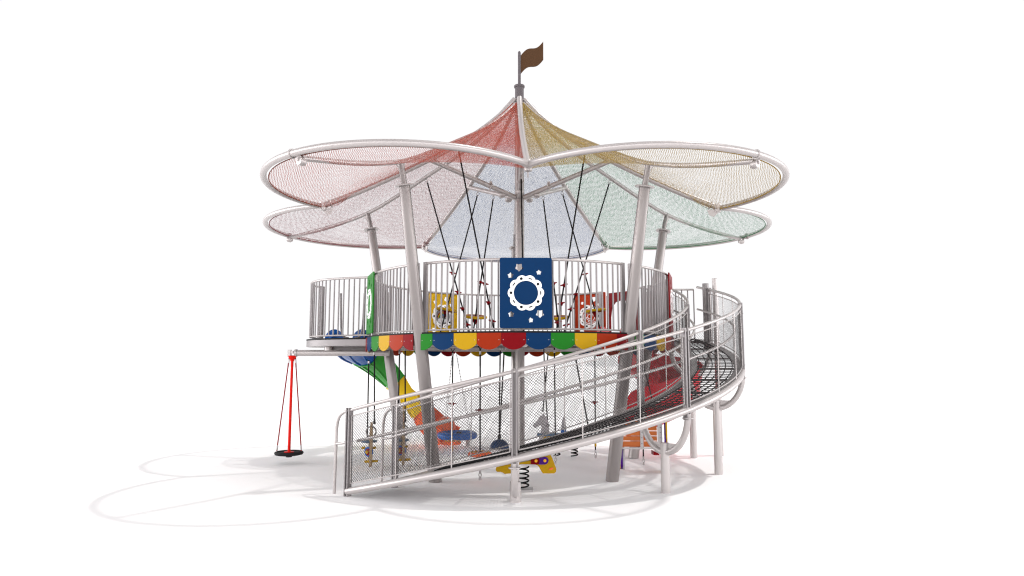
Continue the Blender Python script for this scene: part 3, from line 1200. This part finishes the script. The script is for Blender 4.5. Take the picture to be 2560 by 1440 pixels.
def red_tread(parent, p, d, s=1.0, m=None):
    b = MB()
    b.lathe(p, d, [(0.012, -0.045 * s), (0.02, -0.03 * s), (0.032 * s, -0.014), (0.062 * s, -0.008), (0.066 * s, 0.0), (0.062 * s, 0.008), (0.03 * s, 0.012), (0.016, 0.02)], 18)
    return b.build('tread', m or RED, parent)


def disc_seat(parent, p, d, r_=0.20):
    b = MB()
    b.lathe(p, d, [(0.03, 0.016), (r_ * 0.78, 0.016), (r_ * 0.82, 0.020), (r_ * 0.82, -0.02), (0.03, -0.02)], 32, mi=0)
    b.torus(p, d, r_ * 0.9, r_ * 0.125, 36, 10, mi=1)
    b.lathe(p, d, [(0.055, -0.02), (0.045, -0.08), (0.02, -0.13), (0.012, -0.135)], 16, mi=0)
    return b.build('disc_seat', [RED, YELLOW], parent)



def top_on_mid(az, r_):
    return pol(r_, az + TH, curve_at(MID, r_) - 0.13)


def top_on_beam(az, r_):
    t = (r_ - 0.08) / 1.64
    return pol(r_, az + TH, lerp(4.93, curve_at(RIB, 1.72) - 0.03, t) - 0.10)


ROPES = [
    # top point, bottom pixel, kind of things threaded on it (height share or pixel y), label
    (top_on_mid(162, 1.91), (1183, 864), -1.2, [('t', 682), ('t', 730), ('t', 771), ('t', 811)], 'black climbing rope with four red treads crossing in front of the yellow panel edge'),
    (top_on_beam(126, 1.40), (1092, 864), -0.4, [('d', 775)], 'black rope slung with a tilted yellow rimmed seat before the yellow panel'),
    (top_on_mid(-126, 1.85), (1243, 864), -1.3, [('t', 709), ('t', 756), ('t', 802)], 'black climbing rope with three red treads next to the blue panel'),
    (top_on_beam(126, 0.85), (1178, 864), -1.0, [('t', 705), ('d', 792)], 'black rope with one red tread above a yellow rimmed seat, beside the blue panel'),
    (top_on_beam(54, 0.84), (1403, 864), -1.0, [('t', 708), ('d', 794)], 'black rope passing behind the blue panel with a yellow rimmed seat at its side'),
    (top_on_mid(-54, 1.83), (1386, 864), -1.3, [('t', 712), ('t', 758), ('t', 805)], 'black climbing rope with red treads slanting in from the yellow mesh petal'),
    (top_on_beam(54, 1.60), (1512, 864), -0.4, [('t', 685), ('d', 777)], 'black rope with a yellow rimmed seat hanging before the orange panel'),
    (top_on_mid(18, 1.91), (1400, 864), -1.2, [('t', 735), ('t', 772), ('t', 812)], 'black climbing rope with red treads running down from the green mesh petal'),
    (top_on_beam(-90, 0.91), (1310, 864), -1.3, [], 'plain black rope hanging straight down in front of the centre pole'),
]


def px_along(p0, p1, vy):
    """point of the segment that shows at picture row vy"""
    lo, hi = 0.0, 1.0

    def row(q):
        x, y, z = q.x, q.y - CAM.y, q.z - CAM.z
        c, s = math.cos(YAW), math.sin(YAW)
        x, y = c * x - s * y, s * x + c * y
        c, s = math.cos(PITCH), math.sin(PITCH)
        return 720 - FPX * (-s * y + c * z) / (c * y + s * z)
    for _ in range(40):
        m = (lo + hi) / 2
        if row(lerp(p0, p1, m)) < vy:
            lo = m
        else:
            hi = m
    return lerp(p0, p1, lo)


for (t_, bp, Y, items, lab) in ROPES:
    b_ = px(bp[0], bp[1], Y)
    o = thing('climbing_rope', b_, lab, 'climbing rope', 'ropes strung between canopy and deck')
    d = (t_ - b_).normalized()
    MB().tube([b_, t_ - d * 0.07], 0.0135, 7).build('rope', ROPE, o)
    k = MB()
    eye(k, t_ - V(0, 0, 0.0), V(0.4, 1, 0), 0.03)
    k.tube([t_ - d * 0.035, t_ - d * 0.075], 0.016, 8)
    k.tube([t_ + V(0, 0, 0.03), t_ + V(0, 0, 0.07)], 0.012, 8)
    k.build('rope_shackle', GALV, o)
    for kind, vy in items:
        q = px_along(t_, b_, vy)
        if kind == 't':
            red_tread(o, q, V(0.25 * (1 if q.x < 0 else -1), -0.2, 1))
        else:
            far_ = Y > -0.7
            disc_seat(o, q, V(d.x * 0.75, 0.02 if far_ else -0.17, 1))

# ------------------------------------------------------------------ ropes below the deck
UG = 'ropes hanging below the deck'


def ground_rope(u, vtop, vbot, Y, lab, r_=0.0125, hook=True, name='hanging_rope', anchor=True):
    t_ = px(u[0], vtop, Y)
    b_ = px(u[1], vbot, Y)
    o = thing(name, b_, lab, 'hanging rope', UG)
    MB().tube([b_ + V(0, 0, 0.11 if anchor else 0), t_], r_, 8).build('rope', ROPE, o)
    k = MB()
    k.tube([t_ - V(0, 0, 0.02), t_ - V(0, 0, 0.075)], 0.017, 8)
    k.tube([t_, t_ + V(-0.035, 0, 0.06)], 0.008, 6, mi=1)
    k.tube([t_, t_ + V(0.035, 0, 0.06)], 0.008, 6, mi=1)
    k.build('hanger_hook', [GALV, BLACK], o)
    if anchor:
        k = MB()
        k.tube([b_ + V(0, 0, 0.11), b_ + V(0, 0, 0.15)], 0.018, 8)
        k.torus(b_ + V(0, 0, 0.075), V(0.3, 1, 0), 0.024, 0.008, 18, 8, scale=(0.8, 1.25))
        k.lathe(b_ + V(0, 0, 0.0), V(0, 0, 1), [(0.022, 0), (0.022, 0.035), (0.012, 0.04), (0, 0.045)], 12)
        k.build('ground_shackle', GALV, o)
    return o, t_, b_


def pod(parent, p, r_, mi):
    b = MB()
    b.lathe(p, V(0, 0, 1), [(0.02, -0.035), (r_ * 0.8, -0.035), (r_, -0.015), (r_, 0.012), (r_ * 0.86, 0.034), (r_ * 0.3, 0.02), (0.02, 0.03)], 32)
    o = b.build('round_seat', mi, parent)
    b = MB()
    for i in range(9):
        w = 2 * PI * i / 9
        b.lathe(p + V(math.cos(w) * r_ * 0.72, math.sin(w) * r_ * 0.72, 0.026), V(0, 0, 1), [(0.022, 0), (0.018, 0.013), (0, 0.015)], 10)
    b.lathe(p - V(0, 0, 0.03), V(0, 0, -1), [(0.028, 0), (0.024, 0.03), (0.016, 0.10), (0.016, 0.12)], 12)
    b.build('seat_studs', YELLOW, parent)
    return o


o, t_, b_ = ground_rope((1132, 1130), 880, 1156, -0.14, 'black rope with an orange seat, in front of the blue nest swing')
red_tread(o, px(1131, 1009, -0.14), V(0, 0, 1), 1.15)
pod(o, px(1130, 1107, -0.14), 0.17, SLORANGE)
o, t_, b_ = ground_rope((1200.5, 1200), 874, 1200, -2.05, 'black rope with a red tread and low orange seat between nest swing and blue dome')
red_tread(o, px(1200, 1025, -2.05), V(0, 0, 1), 1.15)
pod(o, px(1200, 1135, -2.05), 0.185, SLORANGE)
o, t_, b_ = ground_rope((1487, 1489), 882, 1145, 0.5, 'black rope with a red tread and yellow sleeve, clear of the rope seats')
red_tread(o, px(1487, 1005, 0.5), V(0, 0, 1), 1.1)
MB().tube([px(1488.5, 1104, 0.5), px(1488.8, 1116, 0.5)], 0.02, 10).build('rope_sleeve', YELLOW, o)
o, t_, b_ = ground_rope((1603, 1609), 878, 1163, -0.39, 'plain black rope running down behind the timber carriage')
o, t_, b_ = ground_rope((1386, 1389), 872, 1160, -0.29, 'black rope ending in a short steel chain beneath the ramp near the horse swing')
# slanting net rope
t_, b_ = px(1438, 890, -0.6), px(1470, 1062, -0.6)
o = thing('slant_rope', b_, 'black rope slanting down between two upright ropes near the horse swing', 'hanging rope', UG)
MB().tube([b_, t_], 0.0135, 7).build('rope', ROPE, o)
MB().tube([b_ + V(0, 0, -0.09), b_ + V(0, 0, 0.02)], 0.015, 8).build('rope_ferrule', GALV, o)

# blue dome on two ropes
Y = -0.7
dm = thing('dome_swing', px(1249, 1122, Y), 'dark blue half dome hung on a pair of ropes next to the centre pole', 'dome swing')
c0 = px(1249, 1121, Y)
prof = [(0.165 * math.cos(R(w)), 0.155 * math.sin(R(w))) for w in range(0, 91, 9)]
MB().lathe(c0, V(0, 0, 1), [(0.15, -0.012)] + prof, 30).build('dome', BLUE, dm)
MB().lathe(c0, V(0, 0, 1), [(0.150, -0.013), (0.176, -0.008), (0.178, 0.006), (0.165, 0.012)], 30).build('dome_rim', GALV, dm)
for (u0, v0, u1) in ((1250.5, 874, 1248), (1260, 884, 1249.5)):
    MB().tube([px(u0, v0, Y), px(u1, 1084, Y)], 0.013, 7).build('rope', ROPE, dm)
k = MB()
eye(k, px(1260, 872, Y), V(0, 1, 0), 0.032)
k.tube([px(1250.5, 868, Y), px(1250.5, 876, Y)], 0.017, 8)
k.torus(px(1249, 1119, Y) + V(0, -0.17, 0), V(0, 1, 0), 0.022, 0.007, 14, 6, scale=(0.8, 1.3))
k.lathe(px(1248.5, 1092, Y), V(0, 0, 1), [(0.02, -0.04), (0.03, -0.02), (0.03, 0.02), (0.015, 0.05)], 12, mi=1)
k.build('rope_shackle', [GALV, BLACK], dm)

# nest swing on four chains
Y = 1.7
nc = px(1143, 1088, Y)
ns = thing('nest_swing', nc, 'large blue ring nest swing on four thin chains in front of the orange slide exit', 'nest swing')
b = MB()
b.torus(nc, V(0, 0, 1), 0.345, 0.075, 48, 12)
b.build('padded_ring', SLBLUE, ns)
b = MB()
for i in range(7):
    q = -0.27 + 0.09 * i
    w = math.sqrt(max(0.01, 0.345**2 - q * q))
    b.tube([nc + V(q, -w, 0.02), nc + V(q, 0, -0.04), nc + V(q, w, 0.02)], 0.012, 6)
    b.tube([nc + V(-w, q, 0.02), nc + V(0, q, -0.04), nc + V(w, q, 0.02)], 0.012, 6)
b.build('seat_net', RED, ns)
b = MB()
b.box(nc + V(0.06, -0.30, 0.085), (0.10, 0.09, 0.03))
b.build('ring_clip', BLACK, ns)
for s, u in ((-1, 1131), (1, 1141)):
    tt = px(u, 884, Y)
    for e in (-1, 1):
        bb = nc + V(0.34 * s * 0.78 + 0.0, 0.23 * e, 0.06)
        c = MB()
        n = 52
        for i in range(n):
            p, q = lerp(tt, bb, i / n), lerp(tt, bb, (i + 0.9) / n)
            c.tube([p, q], 0.0055 if i % 2 else 0.0028, 4)
        c.build('chain', CHAIN, ns)


# ------------------------------------------------------------------ horse swings (two seen end-on, one from the side)
def outline_horse():
    """head and neck plate, about 0.95 m tall, faces -x"""
    pts = [(-0.02, 0.0), (0.16, 0.02), (0.20, 0.22), (0.185, 0.42), (0.17, 0.58), (0.13, 0.68), (0.085, 0.735), (0.07, 0.80), (0.035, 0.745), (-0.02, 0.725), (-0.09, 0.63), (-0.165, 0.565), (-0.185, 0.53), (-0.165, 0.49), (-0.12, 0.475), (-0.06, 0.52), (0.0, 0.525), (0.005, 0.46), (-0.03, 0.33), (-0.075, 0.18), (-0.09, 0.05)]
    q = smooth([V(x, y, 0) for x, y in pts], 3, closed=True)
    return [(p.x, p.y) for p in q]


def end_on_horse(u, Y, lab):
    c = px(u, 1150, Y)
    h = thing('horse_swing', V(c.x, c.y, 0.08), lab, 'horse swing', 'tan horse swings seen end-on')
    ax = V(-0.14, 1, 0).normalized()        # the swing's length points away from the viewer
    side = V(1, 0.14, 0).normalized()
    ol = [(x * 1.0, y * 0.93) for x, y in outline_horse()]
    base = c - V(0, 0, c.z - 0.06)
    MB().prism(ol, base + side * 0.0 + V(0, -0.25, 0), ax, V(0, 0, 1), 0.040).build('horse_plate', TAN, h)
    MB().prism([(-0.10, 0.03), (0.2, 0.03), (0.22, 0.3), (0.1, 0.48), (-0.02, 0.45), (-0.12, 0.25)], base - side * 0.098 + V(0, 0.15, 0.02), ax, V(0, 0, 1), 0.040).build('tail_plate', TAN, h)
    MB().lathe(base + V(-0.085, 0.0, 0.40) + side * 0.0, V(0, 0, 1), [(0.0, -0.015), (0.13, -0.015), (0.148, 0.0), (0.13, 0.018), (0, 0.018)], 28).build('round_seat', SLATE, h)
    k = MB()
    w0 = base - side * 0.055 + V(0, -0.14, 0.24)
    k.lathe(w0, V(-0.6, -1, 0), [(0.085, -0.02), (0.085, 0.02), (0.03, 0.024), (0, 0.024)], 22, mi=0)
    k.lathe(w0 + V(0, -0.03, 0), V(-0.6, -1, 0), [(0.058, -0.01), (0.058, 0.016), (0, 0.018)], 20, mi=1)
    k.lathe(w0 + V(-0.02, -0.05, 0), V(-0.6, -1, 0), [(0.026, -0.01), (0.026, 0.014), (0, 0.016)], 16, mi=2)
    for s in (-1, 1):
        k.lathe(base + V(-0.085 + 0.095 * s, -0.02, 0.29), V(1, 0, 0.2), [(0.018, -0.03), (0.022, 0), (0.018, 0.03)], 12, mi=2)
    build_each(k, 'spinning_wheel', [SLBLUE, RED, YELLOW], h)
    k = MB()
    k.tube([base + V(-0.10, -0.24, 0.085), base + V(0.125, -0.26, 0.10)], 0.021, 10)
    k.build('foot_bar', YELLOW, h)
    k = MB()
    k.torus(base + V(0.0, -0.25, 0.59), V(0.05, 1, 0), 0.085, 0.012, 24, 8)
    k.build('ring_handle', STEELD, h)
    return h, base


for (u, Y, r1, r2, lab) in ((934, -0.55, (936, 878, 936, 1056), (922, 900, 918, 1104), 'tan horse swing with ring handle hung nearest the foot of the ramp'),
                            (1014, -0.35, (1013, 868, 1013, 1052), (999, 876, 996, 1030), 'tan horse swing partly behind the ramp post, ahead of the yellow slide')):
    h, base = end_on_horse(u, Y, lab)
    for k_, (u0, v0, u1, v1) in enumerate((r1, r2)):
        yy = Y - 0.25 if k_ == 0 else Y + 0.15
        a_, b_ = px(u0, v0, yy), px(u1, v1, yy)
        MB().tube([b_, a_], 0.0125, 8).build('rope', ROPE, h)
        k = MB()
        k.tube([a_ - V(0, 0, 0.02), a_ - V(0, 0, 0.06)], 0.018, 8)
        k.tube([b_ + V(0, 0, 0.06), b_ - V(0, 0, 0.03)], [0.014, 0.024], 10, mi=1)
        k.build('rope_ferrule', [GALV, BLACK], h)

# grey horse swing seen from the side
Y = -0.2
hs = thing('horse_swing', px(1365, 1160, Y), 'grey horse swing in profile with blue seat and yellow chest, behind the ramp', 'horse swing')
hx = px(1357, 1100, Y)
ol = [(x * 0.78, y * 0.84) for x, y in outline_horse()]
MB().prism(ol, V(hx.x - 0.03, Y, 0.26), V(1, 0, 0), V(0, 0, 1), 0.03).build('horse_plate', HORSEGREY, hs)
k = MB()
k.prism([(-0.10, 0.0), (0.05, 0.17), (0.07, 0.13), (0.06, 0.09), (-0.03, 0.0)], V(hx.x - 0.0, Y - 0.025, 0.36), V(1, 0, 0), V(0, 0, 1), 0.015)
k.prism([(0.08, 0.17), (0.14, 0.16), (0.21, 0.06), (0.19, 0.02), (0.10, 0.03), (0.08, 0.09)], V(hx.x, Y - 0.025, 0.38), V(1, 0, 0), V(0, 0, 1), 0.015)
build_each(k, 'chest_plate', YELLOW, hs)
sp_ = px(1392, 1087, Y)
MB().box(V(sp_.x - 0.02, Y + 0.06, sp_.z), (0.66, 0.20, 0.045)).build('seat_board', SLATE, hs)
MB().prism([(-0.18, -0.16), (0.34, -0.10), (0.40, 0.0), (-0.20, 0.0)], V(sp_.x - 0.02, Y + 0.03, sp_.z - 0.03), V(1, 0, 0), V(0, 0, 1), 0.03).build('body_plate', HORSEGREY, hs)
tp = px(1409, 1076, Y)
MB().prism([(-0.055, -0.10), (0.055, -0.10), (0.035, 0.16), (0.028, 0.26), (0.0, 0.25), (-0.028, 0.17)], V(tp.x, Y, tp.z), V(1, 0, 0), V(0, 0, 1), 0.03).build('tail_plate', HORSEGREY, hs)
MB().lathe(V(tp.x, Y - 0.02, tp.z - 0.03), V(0, -1, 0), [(0.055, 0), (0.055, 0.02), (0.04, 0.03), (0, 0.03)], 20).build('tail_knob', SLBLUE, hs)
k = MB()
q = px(1370, 1063, Y)
k.torus(q + V(0, -0.02, 0), V(0, 1, 0), 0.024, 0.007, 18, 6)
k.build('handle_ring', STEELD, hs)
k = MB()
for (u0, v0, u1, v1) in ((1359.5, 872, 1363, 970), (1363, 970, 1369, 1055), (1370, 884, 1363, 968), (1363, 968, 1357, 1030)):
    k.tube([px(u0, v0, Y), px(u1, v1, Y)], 0.0115, 7)
k.build('rope', ROPE, hs)
k = MB()
eye(k, px(1359, 868, Y), V(0, 1, 0), 0.03)
eye(k, px(1370, 880, Y), V(0.3, 1, 0), 0.026)
k.torus(px(1356, 1025, Y), V(0, 1, 0), 0.022, 0.006, 14, 6)
k.tube([px(1362.5, 955, Y), px(1363, 980, Y)], 0.02, 8)
k.build('rope_shackle', GALV, hs)


# ------------------------------------------------------------------ spring riders
def coil(c, r_, h, turns, w, n=22):
    return [V(c.x + r_ * math.cos(2 * PI * t / n + 2.6), c.y + r_ * math.sin(2 * PI * t / n + 2.6), c.z + h * t / (n * turns)) for t in range(int(n * turns) + 1)]


Y = -2.6
c0 = px(1310, 1214, Y)
c0.z = 0.0
sr = thing('spring_rider', c0, 'yellow spring rider with purple and red saddle bar on a black coil', 'spring rider')
MB().tube(coil(V(c0.x, Y, 0.03), 0.066, 0.30, 4.6, 0), 0.0115, 8).build('coil_spring', BLACK, sr)
MB().box(V(c0.x, Y, 0.012), (0.26, 0.26, 0.02)).build('spring_base', GALV, sr)


def pp(u, v):
    q = px(u, v, Y)
    return (q.x, q.z)


rear = [pp(*q) for q in ((1240, 1168), (1243, 1163), (1258, 1160), (1285, 1157), (1330, 1148), (1372, 1134), (1378, 1140), (1385, 1156), (1390, 1170), (1389, 1177), (1384, 1181), (1357, 1181), (1353, 1176), (1346, 1163), (1338, 1158.5), (1330, 1158), (1300, 1158), (1285, 1178), (1280, 1181), (1262, 1182), (1255, 1178), (1252, 1177), (1243, 1177), (1240, 1173))]
for s in (-0.09, 0.09):
    b = MB().prism(rear, V(0, Y + s, 0), V(1, 0, 0), V(0, 0, 1), 0.02)
    b.build('side_plate', YELLOW, sr)
f_ = Y - 0.115
lo = [pp(*q) for q in ((1327, 1146), (1361, 1139), (1367, 1140.5), (1370, 1145), (1370.5, 1150), (1368, 1155), (1362, 1158), (1327, 1158))]
pu = [pp(*q) for q in ((1347, 1142), (1361, 1139), (1367, 1140.5), (1370, 1145), (1370.5, 1150), (1368, 1155), (1362, 1158), (1346, 1158), (1349, 1150))]
MB().prism(lo, V(0, f_, 0), V(1, 0, 0), V(0, 0, 1), 0.016).build('saddle_bar', RED, sr)
MB().prism(pu, V(0, f_ - 0.013, 0), V(1, 0, 0), V(0, 0, 1), 0.012).build('bar_end', PURPLE, sr)
k = MB()
for (u, v) in ((1339.5, 1149), (1361.5, 1148.5)):
    q = px(u, v, Y)
    k.lathe(V(q.x, f_ - 0.016, q.z), V(0, -1, 0), [(0.021, 0), (0.021, 0.008), (0, 0.01)], 20)
build_each(k, 'bar_stud', mat('amber_plastic', (0.85, 0.42, 0.03), 0.4), sr)
q = px(1377, 1169, Y)
k = MB().prism(circ(0, 0, 0.034, 20, 0.012, R(18)), V(q.x, Y - 0.105, q.z), V(1, 0, 0), V(0, 0, 1), 0.03)
k.build('foot_rest', SLORANGE, sr)
q = px(1310, 1152, Y)
MB().box(V(q.x, Y - 0.0, q.z - 0.005), (0.20, 0.14, 0.075)).build('spring_head', GALV, sr)
q = px(1310, 1140, Y)
MB().box(V(q.x, Y, q.z + 0.035), (0.34, 0.20, 0.03)).build('saddle', PURPLE, sr)
Y = 0.9
c0 = px(1436, 1137, Y)
c0.z = 0.0
sr = thing('spring_rider', c0, 'green spring rider mostly hidden behind the ramp floor, only coils showing below', 'spring rider')
MB().tube(coil(V(c0.x, Y, 0.02), 0.062, 0.24, 4.0, 0), 0.0125, 8).build('coil_spring', BLACK, sr)
c1 = px(1392, 1133, Y)
MB().tube(coil(V(c1.x, Y - 0.1, 0.04), 0.058, 0.2, 3.5, 0), 0.0125, 8).build('coil_spring', BLACK, sr)
q = px(1412, 1084, Y)
MB().box(V((c0.x + c1.x) / 2, Y - 0.05, 0.28), (0.75, 0.14, 0.035)).build('spring_head', GALV, sr)
MB().prism([(-0.30, -0.05), (0.30, -0.05), (0.34, 0.02), (0.26, 0.10), (0.12, 0.04), (-0.12, 0.04), (-0.30, 0.09)], V((c0.x + c1.x) / 2, Y, 0.37), V(1, 0, 0), V(0, 0, 1), 0.14).build('rider_body', GREEN, sr)

# ------------------------------------------------------------------ timber carriage
Y = -1.05
ca = thing('carriage_swing', px(1605, 1165, Y), 'timber plank carriage bench with yellow and purple side plates below the ramp', 'carriage swing')


def pz(u, v, Y):
    return px(u, v, Y)


x0, x1 = pz(1556, 1090, Y).x, pz(1642, 1090, Y).x
z0, z1 = pz(1600, 1115, Y).z, pz(1600, 1052, Y).z
b = []
rows = 5
for i in range(rows):
    h = (z1 - z0) / rows
    MB().box(V((x0 + x1) / 2, Y, z0 + h * (i + 0.5)), (x1 - x0, 0.03, h - 0.011)).build('back_plank', WOOD, ca)
for i in range(4):
    MB().box(V((x0 + x1) / 2, Y + 0.08 + 0.095 * i, z0 - 0.005), (x1 - x0, 0.086, 0.028)).build('seat_plank', WOOD, ca)
k = MB()
k.box(V((x0 + x1) / 2 + 0.0, Y - 0.022, z0 - 0.035), (x1 - x0 + 0.03, 0.03, 0.028))
k.box(V(pz(1604, 1100, Y).x, Y - 0.022, (z0 + z1) / 2), (0.05, 0.012, z1 - z0 + 0.05))
k.box(V(pz(1649, 1100, Y).x, Y - 0.03, (z0 + z1) / 2 + 0.05), (0.075, 0.03, z1 - z0 + 0.08))
k.box(V(pz(1552, 1100, Y).x, Y + 0.02, (z0 + z1) / 2 + 0.05), (0.03, 0.03, z1 - z0 + 0.08))
for v in (1068, 1080, 1094, 1108):
    for u in (1604, 1649):
        q = pz(u, v, Y)
        k.lathe(V(q.x, Y - 0.045 if u > 1620 else Y - 0.028, q.z), V(0, -1, 0), [(0.007, 0), (0.007, 0.004), (0, 0.005)], 8, mi=1)
k.build('bench_frame', [GALV, BLACK], ca)
# side plates: their planes run away from the viewer, a little turned
for (u, dv, sgn) in ((1663, 0.22, 1), (1553, 0.12, -1)):
    xx = pz(u, 1100, Y).x
    ax = V(dv, 1, 0).normalized()
    nm_ = V(1, -dv, 0).normalized()
    c = V(xx, Y, 0)
    pl = [(-0.10, 0.34), (0.35, 0.28), (0.42, 0.50), (0.33, 0.74), (0.18, 0.60), (0.05, 0.66), (-0.06, 0.86), (-0.14, 0.80)]
    if sgn > 0:
        q_ = smooth([V(a, b2, 0) for a, b2 in pl], 4, closed=True)
        MB().prism([(p.x, p.y) for p in q_], c, ax, V(0, 0, 1), 0.026).build('side_plate', PURPLE, ca)
        y1 = smooth([V(a, b2, 0) for a, b2 in [(-0.17, 0.62), (-0.03, 0.56), (0.02, 0.80), (-0.05, 0.99), (-0.15, 0.97)]], 4, closed=True)
        y2 = smooth([V(a, b2, 0) for a, b2 in [(0.16, 0.48), (0.40, 0.40), (0.47, 0.62), (0.40, 0.80), (0.24, 0.80), (0.16, 0.64)]], 4, closed=True)
        for yy in (y1, y2):
            MB().prism([(p.x, p.y) for p in yy], c + nm_ * 0.024, ax, V(0, 0, 1), 0.022).build('side_trim', YELLOW, ca)
        w = smooth([V(a, b2, 0) for a, b2 in [(0.05, 0.08), (0.2, 0.05), (0.32, 0.14), (0.33, 0.28), (0.18, 0.36), (0.06, 0.26)]], 4, closed=True)
        MB().prism([(p.x, p.y) for p in w], c + nm_ * 0.02, ax, V(0, 0, 1), 0.045).build('wheel_plate', HORSEGREY, ca)
        MB().prism([(p.x * 0.9 - 0.02, p.y - 0.02) for p in w], c - nm_ * 0.016, ax, V(0, 0, 1), 0.02).build('side_trim', YELLOW, ca)
        MB().lathe(c + ax * 0.2 + nm_ * 0.04 + V(0, 0, 0.24), nm_, [(0.02, 0), (0.026, 0.02), (0.0, 0.028)], 12).build('wheel_stud', YELLOW, ca)
    else:
        q_ = smooth([V(a, b2, 0) for a, b2 in [(-0.12, 0.12), (0.1, 0.06), (0.24, 0.2), (0.24, 0.40), (-0.05, 0.40), (-0.14, 0.28)]], 4, closed=True)
        MB().prism([(p.x, p.y) for p in q_], c, ax, V(0, 0, 1), 0.035).build('side_plate', PURPLE, ca)
        MB().prism([(p.x * 0.7 - 0.04, p.y * 0.75 + 0.02) for p in q_], c - nm_ * 0.028, ax, V(0, 0, 1), 0.018).build('side_trim', YELLOW, ca)
        MB().prism([(p.x * 1.04 + 0.02, p.y - 0.01) for p in q_], c + nm_ * 0.034, ax, V(0, 0, 1), 0.03).build('wheel_plate', HORSEGREY, ca)
q = pz(1638, 1131, Y)
MB().prism([(-0.05, 0.035), (0.03, 0.0), (0.05, -0.03), (-0.05, -0.03)], V(q.x, Y - 0.02, q.z), V(1, 0, 0), V(0, 0, 1), 0.2).build('foot_step', RED, ca)
for u in (1558, 1646):
    q = pz(u, 1060, Y + 0.1)
    MB().tube([V(q.x, Y + 0.1, 0.80), pol(2.2, math.degrees(math.atan2(Y + 0.1, q.x)), ZD - 0.1)], 0.0115, 7).build('rope', ROPE, ca)

# ------------------------------------------------------------------ world, sun, camera
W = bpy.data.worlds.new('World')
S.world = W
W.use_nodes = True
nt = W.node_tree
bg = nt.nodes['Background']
tc = nt.nodes.new('ShaderNodeTexCoord')
sep = nt.nodes.new('ShaderNodeSeparateXYZ')
nt.links.new(tc.outputs['Generated'], sep.inputs[0])


def mr(src, a, b, c, d, kind='SMOOTHSTEP'):
    n = nt.nodes.new('ShaderNodeMapRange')
    n.interpolation_type = kind
    for k, v in (('From Min', a), ('From Max', b), ('To Min', c), ('To Max', d)):
        n.inputs[k].default_value = v
    nt.links.new(src, n.inputs['Value'])
    return n.outputs['Result']


def mth(op, a, b):
    n = nt.nodes.new('ShaderNodeMath')
    n.operation = op
    for i, x in enumerate((a, b)):
        if isinstance(x, (int, float)):
            n.inputs[i].default_value = x
        else:
            nt.links.new(x, n.inputs[i])
    return n.outputs[0]


# white ahead, dim overhead; unseen glow added at sides and back lifts ground shade
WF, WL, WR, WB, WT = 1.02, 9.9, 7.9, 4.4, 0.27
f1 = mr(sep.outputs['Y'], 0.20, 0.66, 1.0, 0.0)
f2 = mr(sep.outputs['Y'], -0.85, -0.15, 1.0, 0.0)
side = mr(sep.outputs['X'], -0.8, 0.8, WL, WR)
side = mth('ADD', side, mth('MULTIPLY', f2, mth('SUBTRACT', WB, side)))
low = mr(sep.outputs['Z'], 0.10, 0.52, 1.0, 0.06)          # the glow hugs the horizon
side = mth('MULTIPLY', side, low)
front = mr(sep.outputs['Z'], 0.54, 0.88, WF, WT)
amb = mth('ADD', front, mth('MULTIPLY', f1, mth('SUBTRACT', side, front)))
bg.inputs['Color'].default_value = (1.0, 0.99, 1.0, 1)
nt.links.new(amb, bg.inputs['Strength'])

sd = bpy.data.lights.new('sun', 'SUN')
sd.energy = 1.5
sd.angle = R(1.6)
sd.color = (1.0, 0.97, 0.94)
so = bpy.data.objects.new('sun', sd)
COL.objects.link(so)
so.rotation_euler = (-V(0.43, 0.06, 1.0)).to_track_quat('-Z', 'Y').to_euler()
so.location = (6, 1, 14)

cd = bpy.data.cameras.new('camera')
cd.sensor_width = 36
cd.lens = 36 * FPX / 2560
cd.clip_end = 2000
co = bpy.data.objects.new('camera', cd)
COL.objects.link(co)
co.location = CAM
co.rotation_euler = (PI / 2 + PITCH, 0, -YAW)
S.camera = co
S.render.engine = 'CYCLES'
S.cycles.use_denoising = True
S.cycles.denoiser = "OPENIMAGEDENOISE"
S.cycles.denoising_prefilter = "NONE"
S.cycles.filter_width = 1.2
S.cycles.sample_clamp_indirect = 6
S.cycles.max_bounces = 10
S.cycles.diffuse_bounces = 5
S.cycles.transparent_max_bounces = 24
S.view_settings.view_transform = 'Standard'
S.view_settings.look = 'None'
S.view_settings.exposure = 0
S.view_settings.gamma = 1
